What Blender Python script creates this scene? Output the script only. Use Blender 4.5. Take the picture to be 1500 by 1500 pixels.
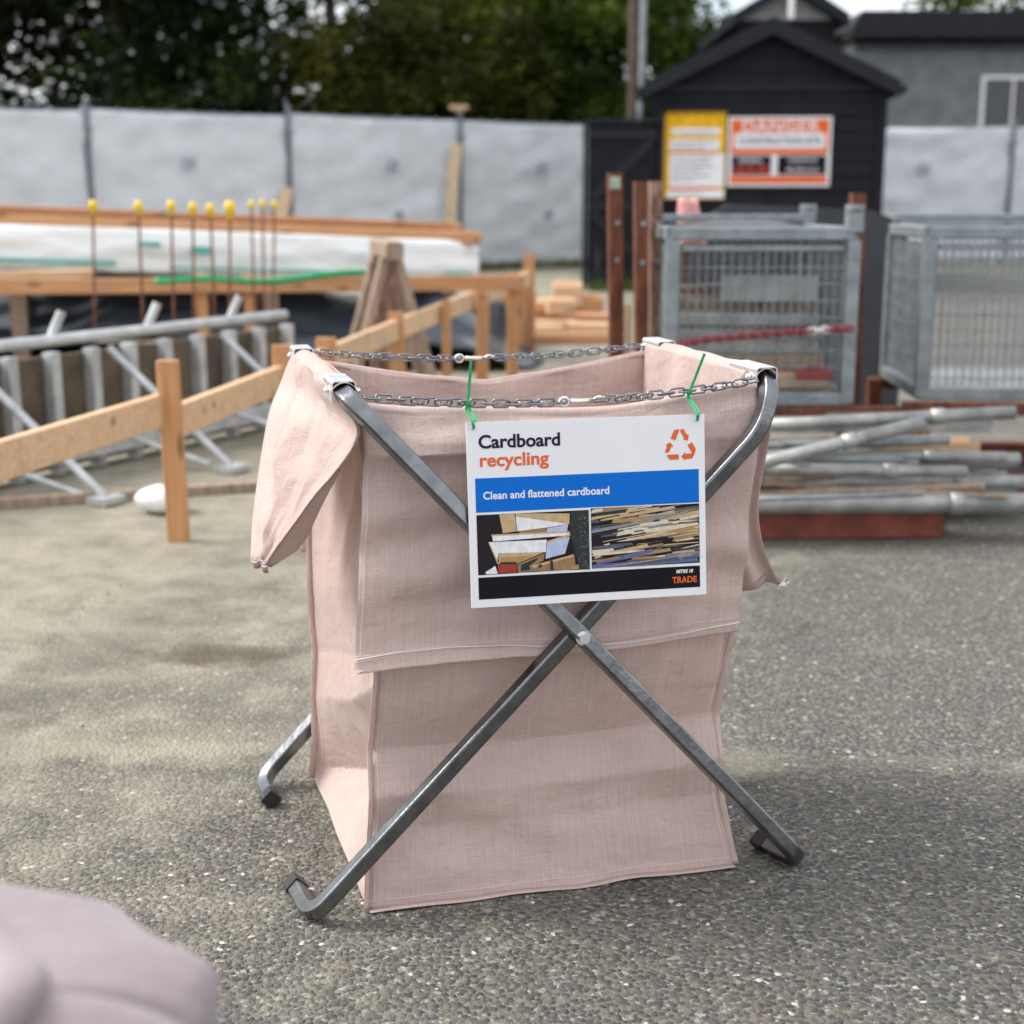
import bpy, bmesh, math, random
import numpy as np
from mathutils import Vector, Matrix, noise
R = math.radians
rng = random.Random(7)
for o in list(bpy.data.objects): bpy.data.objects.remove(o)
SC = bpy.context.scene
COL = SC.collection

# ------------------------------------------------------------------ camera
cam = bpy.data.cameras.new("camera")
cam.sensor_width = 36.0
cam.lens = 50.0
cam.clip_start = 0.05
cam.clip_end = 2000
cam.dof.use_dof = True
cam.dof.focus_distance = 2.36
cam.dof.aperture_fstop = 3.2
camo = bpy.data.objects.new("camera", cam)
COL.objects.link(camo)
camo.location = (0, 0, 1.186)
camo.rotation_euler = (math.pi/2 - 0.215, 0, 0)
SC.camera = camo

# ------------------------------------------------------------------ light
SUN_EL, SUN_AZ = R(47), R(-78)          # azimuth measured from +Y towards +X
world = bpy.data.worlds.new("World")
SC.world = world
world.use_nodes = True
nt = world.node_tree
bg = nt.nodes["Background"]
sky = nt.nodes.new("ShaderNodeTexSky")
sky.sky_type = 'NISHITA'
sky.sun_disc = False
sky.sun_elevation = SUN_EL
sky.sun_rotation = SUN_AZ
sky.air_density = 1.0
sky.dust_density = 1.5
tc = nt.nodes.new("ShaderNodeTexCoord")
mp = nt.nodes.new("ShaderNodeMapping")
mp.inputs["Scale"].default_value = (1, 1, 2.2)
mp.inputs["Location"].default_value = (0.35, 0.1, 0.2)
cl = nt.nodes.new("ShaderNodeTexNoise")
cl.inputs["Scale"].default_value = 2.6
cl.inputs["Detail"].default_value = 8
cl.inputs["Roughness"].default_value = 0.6
rp = nt.nodes.new("ShaderNodeValToRGB")
rp.color_ramp.elements[0].position = 0.34
rp.color_ramp.elements[1].position = 0.56
mx = nt.nodes.new("ShaderNodeMix")
mx.data_type = 'RGBA'
mx.inputs["B"].default_value = (8.8, 8.8, 8.9, 1)
nt.links.new(tc.outputs["Generated"], mp.inputs["Vector"])
nt.links.new(mp.outputs["Vector"], cl.inputs["Vector"])
nt.links.new(cl.outputs["Fac"], rp.inputs["Fac"])
nt.links.new(rp.outputs["Color"], mx.inputs["Factor"])
nt.links.new(sky.outputs["Color"], mx.inputs["A"])
nt.links.new(mx.outputs["Result"], bg.inputs["Color"])
bg.inputs["Strength"].default_value = 0.098

sl = bpy.data.lights.new("sun", 'SUN')
sl.energy = 2.05
sl.angle = R(28)
sl.color = (1.0, 0.96, 0.9)
so = bpy.data.objects.new("sun", sl)
COL.objects.link(so)
sd = Vector((math.sin(SUN_AZ)*math.cos(SUN_EL), math.cos(SUN_AZ)*math.cos(SUN_EL), math.sin(SUN_EL)))
SUNDIR = sd
so.rotation_euler = sd.to_track_quat('Z', 'Y').to_euler()

SC.view_settings.view_transform = 'Standard'
SC.view_settings.look = 'None'
SC.view_settings.exposure = 1.03
SC.view_settings.gamma = 1.0

# ------------------------------------------------------------------ materials
MATS = {}
def newmat(name):
    m = bpy.data.materials.new(name)
    m.use_nodes = True
    MATS[name] = m
    return m, m.node_tree, m.node_tree.nodes["Principled BSDF"]

def N(nt, t, **kw):
    n = nt.nodes.new(t)
    for k, v in kw.items():
        if k in n.inputs: n.inputs[k].default_value = v
        else: setattr(n, k, v)
    return n

def plain(name, col, rough=0.6, metal=0.0, var=0.15, scale=8.0, bump=0.0, bscale=60.0, stretch=None, col2=None, spec=0.5, trans=0.0):
    """base colour with procedural variation (noise), optional bump, optional second colour patches"""
    m, nt, b = newmat(name)
    L = nt.links
    tc = N(nt, "ShaderNodeTexCoord")
    mp = N(nt, "ShaderNodeMapping")
    if stretch: mp.inputs["Scale"].default_value = stretch
    L.new(tc.outputs["Object"], mp.inputs["Vector"])
    no = N(nt, "ShaderNodeTexNoise", Scale=scale, Detail=6.0, Roughness=0.6)
    L.new(mp.outputs["Vector"], no.inputs["Vector"])
    ra = N(nt, "ShaderNodeValToRGB")
    c2 = col2 if col2 else tuple(c*(1-var) for c in col)
    c1 = col if col2 else tuple(min(1, c*(1+var)) for c in col)
    ra.color_ramp.elements[0].position = 0.35
    ra.color_ramp.elements[0].color = (*c2, 1)
    ra.color_ramp.elements[1].position = 0.65
    ra.color_ramp.elements[1].color = (*c1, 1)
    L.new(no.outputs["Fac"], ra.inputs["Fac"])
    L.new(ra.outputs["Color"], b.inputs["Base Color"])
    b.inputs["Roughness"].default_value = rough
    b.inputs["Metallic"].default_value = metal
    b.inputs["Specular IOR Level"].default_value = spec
    if bump > 0:
        n2 = N(nt, "ShaderNodeTexNoise", Scale=bscale, Detail=4.0)
        L.new(mp.outputs["Vector"], n2.inputs["Vector"])
        bp = N(nt, "ShaderNodeBump", Strength=bump, Distance=0.01)
        L.new(n2.outputs["Fac"], bp.inputs["Height"])
        L.new(bp.outputs["Normal"], b.inputs["Normal"])
    if trans > 0:
        tr = N(nt, "ShaderNodeBsdfTranslucent")
        L.new(ra.outputs["Color"], tr.inputs["Color"])
        ms = N(nt, "ShaderNodeMixShader")
        ms.inputs[0].default_value = trans
        L.new(b.outputs[0], ms.inputs[1]); L.new(tr.outputs[0], ms.inputs[2])
        L.new(ms.outputs[0], nt.nodes["Material Output"].inputs["Surface"])
    return m

def wood(name, col, dark, axis=0, rough=0.7):
    m, nt, b = newmat(name)
    L = nt.links
    tc = N(nt, "ShaderNodeTexCoord")
    mp = N(nt, "ShaderNodeMapping")
    s = [40, 40, 40]; s[axis] = 2.0
    mp.inputs["Scale"].default_value = s
    L.new(tc.outputs["Object"], mp.inputs["Vector"])
    no = N(nt, "ShaderNodeTexNoise", Scale=1.0, Detail=6.0, Roughness=0.65, Distortion=0.6)
    L.new(mp.outputs["Vector"], no.inputs["Vector"])
    ra = N(nt, "ShaderNodeValToRGB")
    ra.color_ramp.elements[0].position = 0.3; ra.color_ramp.elements[0].color = (*dark, 1)
    ra.color_ramp.elements[1].position = 0.62; ra.color_ramp.elements[1].color = (*col, 1)
    L.new(no.outputs["Fac"], ra.inputs["Fac"])
    isl = N(nt, "ShaderNodeNewGeometry")
    hv = N(nt, "ShaderNodeHueSaturation")
    mr = N(nt, "ShaderNodeMapRange")
    mr.inputs["To Min"].default_value = 0.75; mr.inputs["To Max"].default_value = 1.2
    L.new(isl.outputs["Random Per Island"], mr.inputs["Value"])
    L.new(mr.outputs["Result"], hv.inputs["Value"])
    L.new(ra.outputs["Color"], hv.inputs["Color"])
    ks = [9, 9, 9]; ks[axis] = 3.2
    kmp = N(nt, "ShaderNodeMapping"); kmp.inputs["Scale"].default_value = ks; L.new(tc.outputs["Object"], kmp.inputs["Vector"])
    kv = N(nt, "ShaderNodeTexVoronoi", Scale=1.0); L.new(kmp.outputs["Vector"], kv.inputs["Vector"])
    kr = N(nt, "ShaderNodeMapRange"); kr.inputs["From Min"].default_value = 0.08; kr.inputs["From Max"].default_value = 0.20; kr.inputs["To Min"].default_value = 0.75; kr.inputs["To Max"].default_value = 0.0
    L.new(kv.outputs["Distance"], kr.inputs["Value"])
    dn = N(nt, "ShaderNodeTexNoise", Scale=3.0, Detail=6.0, Roughness=0.7); L.new(tc.outputs["Object"], dn.inputs["Vector"])
    dr = N(nt, "ShaderNodeMapRange"); dr.inputs["From Min"].default_value = 0.52; dr.inputs["From Max"].default_value = 0.72; dr.inputs["To Max"].default_value = 0.45
    L.new(dn.outputs["Fac"], dr.inputs["Value"])
    km = N(nt, "ShaderNodeMix"); km.data_type = 'RGBA'; km.inputs["B"].default_value = (dark[0]*0.35, dark[1]*0.3, dark[2]*0.3, 1)
    L.new(kr.outputs["Result"], km.inputs["Factor"]); L.new(hv.outputs["Color"], km.inputs["A"])
    dmx = N(nt, "ShaderNodeMix"); dmx.data_type = 'RGBA'; dmx.inputs["B"].default_value = (0.30, 0.26, 0.20, 1)
    L.new(dr.outputs["Result"], dmx.inputs["Factor"]); L.new(km.outputs["Result"], dmx.inputs["A"])
    L.new(dmx.outputs["Result"], b.inputs["Base Color"])
    b.inputs["Roughness"].default_value = rough
    bp = N(nt, "ShaderNodeBump", Strength=0.25, Distance=0.004)
    L.new(no.outputs["Fac"], bp.inputs["Height"])
    L.new(bp.outputs["Normal"], b.inputs["Normal"])
    return m

def leafmat(name, c1, c2, c3):
    m, nt, b = newmat(name)
    L = nt.links
    g = N(nt, "ShaderNodeNewGeometry")
    ra = N(nt, "ShaderNodeValToRGB")
    ra.color_ramp.elements[0].color = (*c1, 1)
    ra.color_ramp.elements[1].color = (*c3, 1)
    e = ra.color_ramp.elements.new(0.55); e.color = (*c2, 1)
    tc = N(nt, "ShaderNodeTexCoord")
    no = N(nt, "ShaderNodeTexNoise", Scale=0.7, Detail=3.0)
    L.new(tc.outputs["Object"], no.inputs["Vector"])
    mm = N(nt, "ShaderNodeMath", operation='MULTIPLY_ADD')
    mm.inputs[1].default_value = 0.55
    L.new(g.outputs["Random Per Island"], mm.inputs[0])
    m3 = N(nt, "ShaderNodeMath", operation='MULTIPLY_ADD')
    m3.inputs[1].default_value = 2.0; m3.inputs[2].default_value = -0.75
    L.new(no.outputs["Fac"], m3.inputs[0])
    L.new(m3.outputs[0], mm.inputs[2])
    L.new(mm.outputs[0], ra.inputs["Fac"])
    L.new(ra.outputs["Color"], b.inputs["Base Color"])
    b.inputs["Roughness"].default_value = 0.6
    b.inputs["Specular IOR Level"].default_value = 0.10
    tr = N(nt, "ShaderNodeBsdfTranslucent")
    L.new(ra.outputs["Color"], tr.inputs["Color"])
    ms = N(nt, "ShaderNodeMixShader"); ms.inputs[0].default_value = 0.25
    L.new(b.outputs[0], ms.inputs[1]); L.new(tr.outputs[0], ms.inputs[2])
    L.new(ms.outputs[0], nt.nodes["Material Output"].inputs["Surface"])
    return m

def clothmat(name, base, trans=0.22):
    m, nt, b = newmat(name)
    L = nt.links
    uv = N(nt, "ShaderNodeUVMap"); uv.uv_map = "UVMap"
    def nz(sx, sy, detail=3.0):
        mp = N(nt, "ShaderNodeMapping"); mp.inputs["Scale"].default_value = (sx, sy, 1)
        L.new(uv.outputs["UV"], mp.inputs["Vector"])
        n = N(nt, "ShaderNodeTexNoise", Scale=1.0, Detail=detail, Roughness=0.55)
        n.noise_dimensions = '2D'
        L.new(mp.outputs["Vector"], n.inputs["Vector"])
        return n
    warp = nz(760, 22); weft = nz(20, 800); warp2 = nz(170, 4, 2.0); blot = nz(7, 9, 4.0); fine = nz(420, 420, 2.0)
    def add(a, bb, wa=1.0, wb=1.0):
        x = N(nt, "ShaderNodeMath", operation='MULTIPLY_ADD'); x.inputs[1].default_value = wa
        L.new(a, x.inputs[0])
        y = N(nt, "ShaderNodeMath", operation='MULTIPLY'); y.inputs[1].default_value = wb
        L.new(bb, y.inputs[0]); L.new(y.outputs[0], x.inputs[2])
        return x.outputs[0]
    s = add(warp.outputs["Fac"], weft.outputs["Fac"], 0.40, 0.38)
    s2 = add(s, warp2.outputs["Fac"], 1.0, 0.2)
    s3 = add(s2, blot.outputs["Fac"], 1.0, 0.16)
    s4 = add(s3, fine.outputs["Fac"], 1.0, 0.16)        # mean ~0.65
    ra = N(nt, "ShaderNodeValToRGB")
    ra.color_ramp.elements[0].position = 0.42
    ra.color_ramp.elements[0].color = (base[0]*0.80, base[1]*0.77, base[2]*0.76, 1)
    ra.color_ramp.elements[1].position = 0.86
    ra.color_ramp.elements[1].color = (min(1, base[0]*1.15), min(1, base[1]*1.18), min(1, base[2]*1.19), 1)
    L.new(s4, ra.inputs["Fac"])
    # handling marks: faint grey-brown smudges
    sm = nz(3.1, 4.3, 6.0); smr = N(nt, "ShaderNodeMapRange"); smr.inputs["From Min"].default_value = 0.56; smr.inputs["From Max"].default_value = 0.74; smr.inputs["To Max"].default_value = 0.24
    L.new(sm.outputs["Fac"], smr.inputs["Value"])
    dm = N(nt, "ShaderNodeMix"); dm.data_type = 'RGBA'; dm.inputs["B"].default_value = (base[0]*0.62, base[1]*0.66, base[2]*0.62, 1)
    L.new(smr.outputs["Result"], dm.inputs["Factor"]); L.new(ra.outputs["Color"], dm.inputs["A"])
    ra = type("o", (), {"outputs": {"Color": dm.outputs["Result"]}})
    L.new(ra.outputs["Color"], b.inputs["Base Color"])
    b.inputs["Roughness"].default_value = 0.55
    b.inputs["Specular IOR Level"].default_value = 0.5
    b.inputs["Sheen Weight"].default_value = 0.3
    b.inputs["Sheen Roughness"].default_value = 0.4
    # soft rumples in the woven sheet
    rum = nz(16, 22, 5.0)
    bp0 = N(nt, "ShaderNodeBump", Strength=0.38, Distance=0.012)
    L.new(rum.outputs["Fac"], bp0.inputs["Height"])
    # sharp set-in crease lines
    wp = N(nt, "ShaderNodeVectorMath", operation='MULTIPLY_ADD'); wp.inputs[1].default_value = (0.10, 0.10, 0)
    L.new(rum.outputs["Color"], wp.inputs[0]); L.new(uv.outputs["UV"], wp.inputs[2])
    vr = N(nt, "ShaderNodeTexVoronoi", Scale=7.0); vr.feature = 'DISTANCE_TO_EDGE'; vr.voronoi_dimensions = '2D'
    L.new(wp.outputs[0], vr.inputs["Vector"])
    vm = N(nt, "ShaderNodeMapRange"); vm.inputs["From Max"].default_value = 0.10
    L.new(vr.outputs["Distance"], vm.inputs["Value"])
    bp1 = N(nt, "ShaderNodeBump", Strength=0.16, Distance=0.005)
    L.new(vm.outputs["Result"], bp1.inputs["Height"]); L.new(bp0.outputs["Normal"], bp1.inputs["Normal"])
    bp = N(nt, "ShaderNodeBump", Strength=0.35, Distance=0.0012)
    L.new(s4, bp.inputs["Height"])
    L.new(bp1.outputs["Normal"], bp.inputs["Normal"])
    L.new(bp.outputs["Normal"], b.inputs["Normal"])
    tr = N(nt, "ShaderNodeBsdfTranslucent")
    hs = N(nt, "ShaderNodeHueSaturation"); hs.inputs["Saturation"].default_value = 1.45
    L.new(ra.outputs["Color"], hs.inputs["Color"])
    L.new(hs.outputs["Color"], tr.inputs["Color"])
    ms = N(nt, "ShaderNodeMixShader"); ms.inputs[0].default_value = trans
    L.new(b.outputs[0], ms.inputs[1]); L.new(tr.outputs[0], ms.inputs[2])
    L.new(ms.outputs[0], nt.nodes["Material Output"].inputs["Surface"])
    return m

def groundmat():
    m, nt, b = newmat("exposed_aggregate")
    L = nt.links
    tc = N(nt, "ShaderNodeTexCoord")
    def vor(scale, feature='F1', rnd=1.0):
        v = N(nt, "ShaderNodeTexVoronoi", Scale=scale, Randomness=rnd); v.feature = feature
        v.voronoi_dimensions = '2D'
        L.new(dis.outputs[0], v.inputs["Vector"]); return v
    def nz(scale, det=5.0, rough=0.6):
        n = N(nt, "ShaderNodeTexNoise", Scale=scale, Detail=det, Roughness=rough)
        L.new(tc.outputs["Object"], n.inputs["Vector"]); return n
    wob = nz(70, 2.0)
    dis = N(nt, "ShaderNodeVectorMath", operation='MULTIPLY_ADD')
    dis.inputs[1].default_value = (0.012, 0.012, 0)
    L.new(wob.outputs["Color"], dis.inputs[0]); L.new(tc.outputs["Object"], dis.inputs[2])
    v1 = vor(92); v2 = vor(210)
    def ramp(inp, stops):
        r = N(nt, "ShaderNodeValToRGB")
        el = r.color_ramp.elements
        el[0].position, el[0].color = stops[0][0], (*stops[0][1], 1)
        el[1].position, el[1].color = stops[-1][0], (*stops[-1][1], 1)
        for p, c in stops[1:-1]:
            e = el.new(p); e.color = (*c, 1)
        L.new(inp, r.inputs["Fac"]); return r
    sep = N(nt, "ShaderNodeSeparateColor"); L.new(v1.outputs["Color"], sep.inputs["Color"])
    stone = ramp(sep.outputs[0], [(0.0, (0.045, 0.049, 0.054)), (0.22, (0.068, 0.070, 0.070)), (0.42, (0.094, 0.094, 0.088)), (0.6, (0.125, 0.118, 0.10)),
                                  (0.78, (0.075, 0.083, 0.09)), (0.88, (0.165, 0.13, 0.10)), (0.94, (0.26, 0.25, 0.22)), (0.975, (0.30, 0.29, 0.27)), (0.991, (0.58, 0.56, 0.50)), (1.0, (0.62, 0.6, 0.55))])
    stone.color_ramp.interpolation = 'CONSTANT'
    sep2 = N(nt, "ShaderNodeSeparateColor"); L.new(v2.outputs["Color"], sep2.inputs["Color"])
    grit = ramp(sep2.outputs[0], [(0.0, (0.092, 0.090, 0.082)), (0.5, (0.145, 0.14, 0.126)), (0.9, (0.20, 0.193, 0.175)), (1.0, (0.4, 0.39, 0.35))])
    msk = ramp(v1.outputs["Distance"], [(0.44, (1, 1, 1)), (0.56, (0, 0, 0))])
    mixA = N(nt, "ShaderNodeMix"); mixA.data_type = 'RGBA'
    L.new(msk.outputs["Color"], mixA.inputs["Factor"]); L.new(grit.outputs["Color"], mixA.inputs["A"]); L.new(stone.outputs["Color"], mixA.inputs["B"])
    # pale cement / lichen film in broad patches, more towards the left and the back
    sx = N(nt, "ShaderNodeSeparateXYZ"); L.new(tc.outputs["Object"], sx.inputs[0])
    big = nz(0.9, 6.0, 0.62); mid = nz(5.0, 6.0, 0.7)
    def ma(op, a, bb, c=None):
        x = N(nt, "ShaderNodeMath", operation=op)
        for i, q in enumerate((a, bb, c)):
            if q is None: continue
            if isinstance(q, (int, float)): x.inputs[i].default_value = q
            else: L.new(q, x.inputs[i])
        return x.outputs[0]
    lef = ma('MULTIPLY_ADD', sx.outputs[0], -0.36, 0.0)
    yy = ma('MULTIPLY_ADD', sx.outputs[1], 0.21, -0.75)
    yy = ma('MINIMUM', yy, 0.75)
    lef = ma('MINIMUM', lef, 0.45)
    s = ma('ADD', lef, yy)
    s = ma('MULTIPLY_ADD', big.outputs["Fac"], 0.9, ma('ADD', s, 0.3))
    s = ma('MULTIPLY_ADD', mid.outputs["Fac"], 1.3, s)
    # bands of pale slurry along the day joint of the slab
    d = ma('MULTIPLY_ADD', sx.outputs[0], 0.05, -2.98)
    d = ma('ADD', sx.outputs[1], d)
    d = ma('MULTIPLY_ADD', mid.outputs["Fac"], 0.12, d)
    d = ma('ABSOLUTE', d, 0.0)
    bandr = N(nt, "ShaderNodeMapRange"); bandr.inputs["From Min"].default_value = 0.11; bandr.inputs["From Max"].default_value = 0.03
    bandr.inputs["To Min"].default_value = 0.0; bandr.inputs["To Max"].default_value = 0.42
    L.new(d, bandr.inputs["Value"])
    s = ma('ADD', s, bandr.outputs["Result"])
    film = N(nt, "ShaderNodeMapRange"); film.inputs["From Min"].default_value = 1.15; film.inputs["From Max"].default_value = 2.0
    film.inputs["To Min"].default_value = 0.06; film.inputs["To Max"].default_value = 0.8
    L.new(s, film.inputs["Value"])
    fc = ramp(mid.outputs["Fac"], [(0.3, (0.24, 0.225, 0.17)), (0.5, (0.355, 0.335, 0.26)), (0.7, (0.47, 0.44, 0.36))])
    mixB = N(nt, "ShaderNodeMix"); mixB.data_type = 'RGBA'
    L.new(film.outputs["Result"], mixB.inputs["Factor"]); L.new(mixA.outputs["Result"], mixB.inputs["A"]); L.new(fc.outputs["Color"], mixB.inputs["B"])
    # dark damp / oil stains
    st = nz(1.7, 5.0, 0.7)
    sr = ramp(st.outputs["Fac"], [(0.24, (0.55, 0.51, 0.44)), (0.38, (0.93, 0.91, 0.88))])
    # brown spill left of the sack
    ex = ma('MULTIPLY_ADD', sx.outputs[0], 1/0.20, 0.792/0.20); ey = ma('MULTIPLY_ADD', sx.outputs[1], 1/0.10, -3.622/0.10)
    rr = ma('ADD', ma('MULTIPLY', ex, ex), ma('MULTIPLY', ey, ey))
    rr = ma('MULTIPLY_ADD', mid.outputs["Fac"], 3.2, ma('ADD', rr, -1.6))
    spr = N(nt, "ShaderNodeMapRange"); spr.inputs["From Min"].default_value = 1.5; spr.inputs["From Max"].default_value = 0.2; spr.inputs["To Max"].default_value = 0.72
    L.new(rr, spr.inputs["Value"])
    mixS = N(nt, "ShaderNodeMix"); mixS.data_type = 'RGBA'; mixS.inputs["B"].default_value = (0.085, 0.062, 0.034, 1)
    L.new(spr.outputs["Result"], mixS.inputs["Factor"]); L.new(mixB.outputs["Result"], mixS.inputs["A"])
    mixB = mixS
    mixC = N(nt, "ShaderNodeMix"); mixC.data_type = 'RGBA'; mixC.blend_type = 'MULTIPLY'; mixC.inputs["Factor"].default_value = 1.0
    L.new(mixB.outputs["Result"], mixC.inputs["A"]); L.new(sr.outputs["Color"], mixC.inputs["B"])
    L.new(mixC.outputs["Result"], b.inputs["Base Color"])
    b.inputs["Roughness"].default_value = 0.78
    b.inputs["Specular IOR Level"].default_value = 0.35
    h = ma('MULTIPLY_ADD', v1.outputs["Distance"], -1.0, 0.6)
    h = ma('MAXIMUM', h, 0.0)
    h2 = ma('MULTIPLY_ADD', v2.outputs["Distance"], -0.3, h)
    bp = N(nt, "ShaderNodeBump", Strength=0.9, Distance=0.007)
    L.new(h2, bp.inputs["Height"])
    L.new(bp.outputs["Normal"], b.inputs["Normal"])
    return m

CLOTH = clothmat("pink_woven_cloth", (0.675, 0.522, 0.473), 0.28)
MAUVE_DIM = clothmat("mauve_dimmed_cloth", (0.29, 0.235, 0.245), 0.08)  # mauve tint; base also darkened to stand in for less light on near sack
HEM = plain("seam_cloth", (0.36, 0.26, 0.245), 0.8, var=0.2, scale=60)
THREAD = plain("white_thread", (0.82, 0.78, 0.76), 0.8)
STEEL = plain("galvanised_tube", (0.20, 0.21, 0.22), 0.30, 1.0, var=0.22, scale=22, bump=0.08, bscale=90, stretch=(1, 1, 1))
ZINC = plain("bright_zinc", (0.80, 0.82, 0.83), 0.40, 1.0, var=0.12, scale=30, bump=0.05, bscale=40)
CHAIN = plain("chain_steel", (0.24, 0.25, 0.275), 0.40, 1.0, var=0.25, scale=80)
HOOK = plain("hook_zinc", (0.75, 0.73, 0.68), 0.3, 1.0, var=0.1, scale=60)
RUBBER = plain("black_plug", (0.018, 0.018, 0.02), 0.45)
GREEN = plain("green_tie", (0.012, 0.30, 0.11), 0.4, var=0.1)
TIMBER = wood("orange_timber_x", (0.56, 0.29, 0.135), (0.38, 0.18, 0.08), 0)
TIMBERZ = wood("orange_timber_z", (0.56, 0.285, 0.125), (0.40, 0.185, 0.075), 2)
PALEWOOD = wood("pale_timber", (0.66, 0.44, 0.265), (0.50, 0.31, 0.165), 0)
PALEWOODZ = wood("pale_timber_z", (0.62, 0.47, 0.30), (0.42, 0.30, 0.18), 2)
OLDWOOD = wood("weathered_timber", (0.36, 0.27, 0.20), (0.17, 0.11, 0.075), 2)
RUST = plain("rusty_steel", (0.22, 0.075, 0.035), 0.8, 0.2, scale=9, col2=(0.085, 0.03, 0.018), bump=0.3, bscale=70, stretch=(4, 4, 1))
RUSTW = plain("rusty_worn_steel", (0.40, 0.26, 0.20), 0.75, 0.2, scale=12, col2=(0.10, 0.035, 0.02), bump=0.3, bscale=70, stretch=(6, 6, 1))
REDOX = plain("red_oxide_steel", (0.20, 0.05, 0.03), 0.7, scale=10, var=0.3)
GALV = plain("dull_galvanised", (0.25, 0.28, 0.295), 0.55, 0.6, var=0.2, scale=14)
GALV2 = plain("grey_scaffold_steel", (0.32, 0.325, 0.315), 0.5, 0.6, var=0.3, scale=9)
WRAP = plain("white_wrap", (0.80, 0.82, 0.82), 0.35, scale=5, var=0.06, bump=0.6, bscale=14, stretch=(0.5, 1, 2))
WRAPG = plain("green_print", (0.10, 0.38, 0.33), 0.5)
POLY = plain("black_polythene", (0.035, 0.042, 0.055), 0.28, scale=6, var=0.2, bump=0.7, bscale=9)
SHADE = plain("shade_cloth", (0.66, 0.685, 0.72), 0.75, scale=2.5, var=0.07, bump=0.5, bscale=3.5, stretch=(1, 1, 2), trans=0.2)
VENT = plain("vent_cloth", (0.30, 0.33, 0.38), 0.8)
FORMS = plain("pale_form_steel", (0.50, 0.52, 0.53), 0.5, 0.5, var=0.2, scale=9)
FPOST = plain("fence_steel", (0.16, 0.18, 0.21), 0.5, 0.5)
BLACKB = plain("black_board", (0.0095, 0.0105, 0.014), 0.7, scale=6, var=0.25, bump=0.15, bscale=30, spec=0.2)
BLACKR = plain("black_roof", (0.010, 0.012, 0.017), 0.6, scale=4, var=0.2, spec=0.25)
GREYP = plain("pale_gable", (0.28, 0.30, 0.29), 0.6)
WHITE = plain("sign_white", (0.76, 0.76, 0.78), 0.45, var=0.015, scale=3)
BLUE = plain("sign_blue", (0.0, 0.135, 0.56), 0.5, var=0.03, scale=4, spec=0.15)
NAVY = plain("sign_navy", (0.022, 0.018, 0.05), 0.6, spec=0.1)
ORANGE = plain("sign_orange", (0.72, 0.13, 0.03), 0.5, var=0.05, spec=0.15)
SBLACK = plain("sign_black", (0.008, 0.008, 0.011), 0.6, spec=0.12)
YELLOW = plain("sign_yellow", (0.72, 0.40, 0.012), 0.5, spec=0.15)
RED = plain("sign_red", (0.62, 0.06, 0.02), 0.4)
CAPY = plain("cap_yellow", (0.85, 0.58, 0.03), 0.45, var=0.08)
TAPE = plain("red_tape", (0.20, 0.025, 0.033), 0.4, var=0.1)
BARK = plain("bark", (0.08, 0.06, 0.045), 0.9, scale=12, var=0.35, bump=0.5, bscale=30)
GRASS = leafmat("grass_blades", (0.05, 0.08, 0.02), (0.08, 0.12, 0.03), (0.14, 0.15, 0.05))
GROUND = groundmat()

# ------------------------------------------------------------------ mesh helpers
def smooth_by_angle(o, a=35):
    o.data.polygons.foreach_set("use_smooth", [True]*len(o.data.polygons))
    o.data.set_sharp_from_angle(angle=R(a))
    return o

def mk(name, verts, faces, mat, parent=None, smooth=False, uvs=None, mats=None, fmat=None):
    me = bpy.data.meshes.new(name)
    me.from_pydata([tuple(v) for v in verts], [], [tuple(f) for f in faces])
    for m in (mats or [mat]): me.materials.append(m)
    if fmat: me.polygons.foreach_set("material_index", fmat)
    if uvs is not None:
        uvl = me.uv_layers.new(name="UVMap")
        for lp in me.loops: uvl.data[lp.index].uv = uvs[lp.vertex_index]
    if smooth:
        me.polygons.foreach_set("use_smooth", [True]*len(me.polygons))
    me.update()
    o = bpy.data.objects.new(name, me)
    COL.objects.link(o)
    if parent: o.parent = parent
    return o

def tag(o, label, cat, group=None):
    o["label"] = label; o["category"] = cat
    if group: o["group"] = group
    return o

def empty(name, label, cat, loc=(0, 0, 0), rz=0.0, group=None):
    o = bpy.data.objects.new(name, None)
    o.empty_display_size = 0.1
    COL.objects.link(o)
    o.location = loc; o.rotation_euler = (0, 0, rz)
    return tag(o, label, cat, group)

def dup(root, loc, rz, label, group=None, rot=None):
    r = root.copy(); COL.objects.link(r); r.location = loc; r.rotation_euler = rot or (0, 0, rz)
    r["label"] = label
    if group: r["group"] = group
    for ch in list(root.children):
        c = ch.copy(); COL.objects.link(c); c.parent = r
        for g in list(ch.children):
            d = g.copy(); COL.objects.link(d); d.parent = c
    return r

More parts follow.
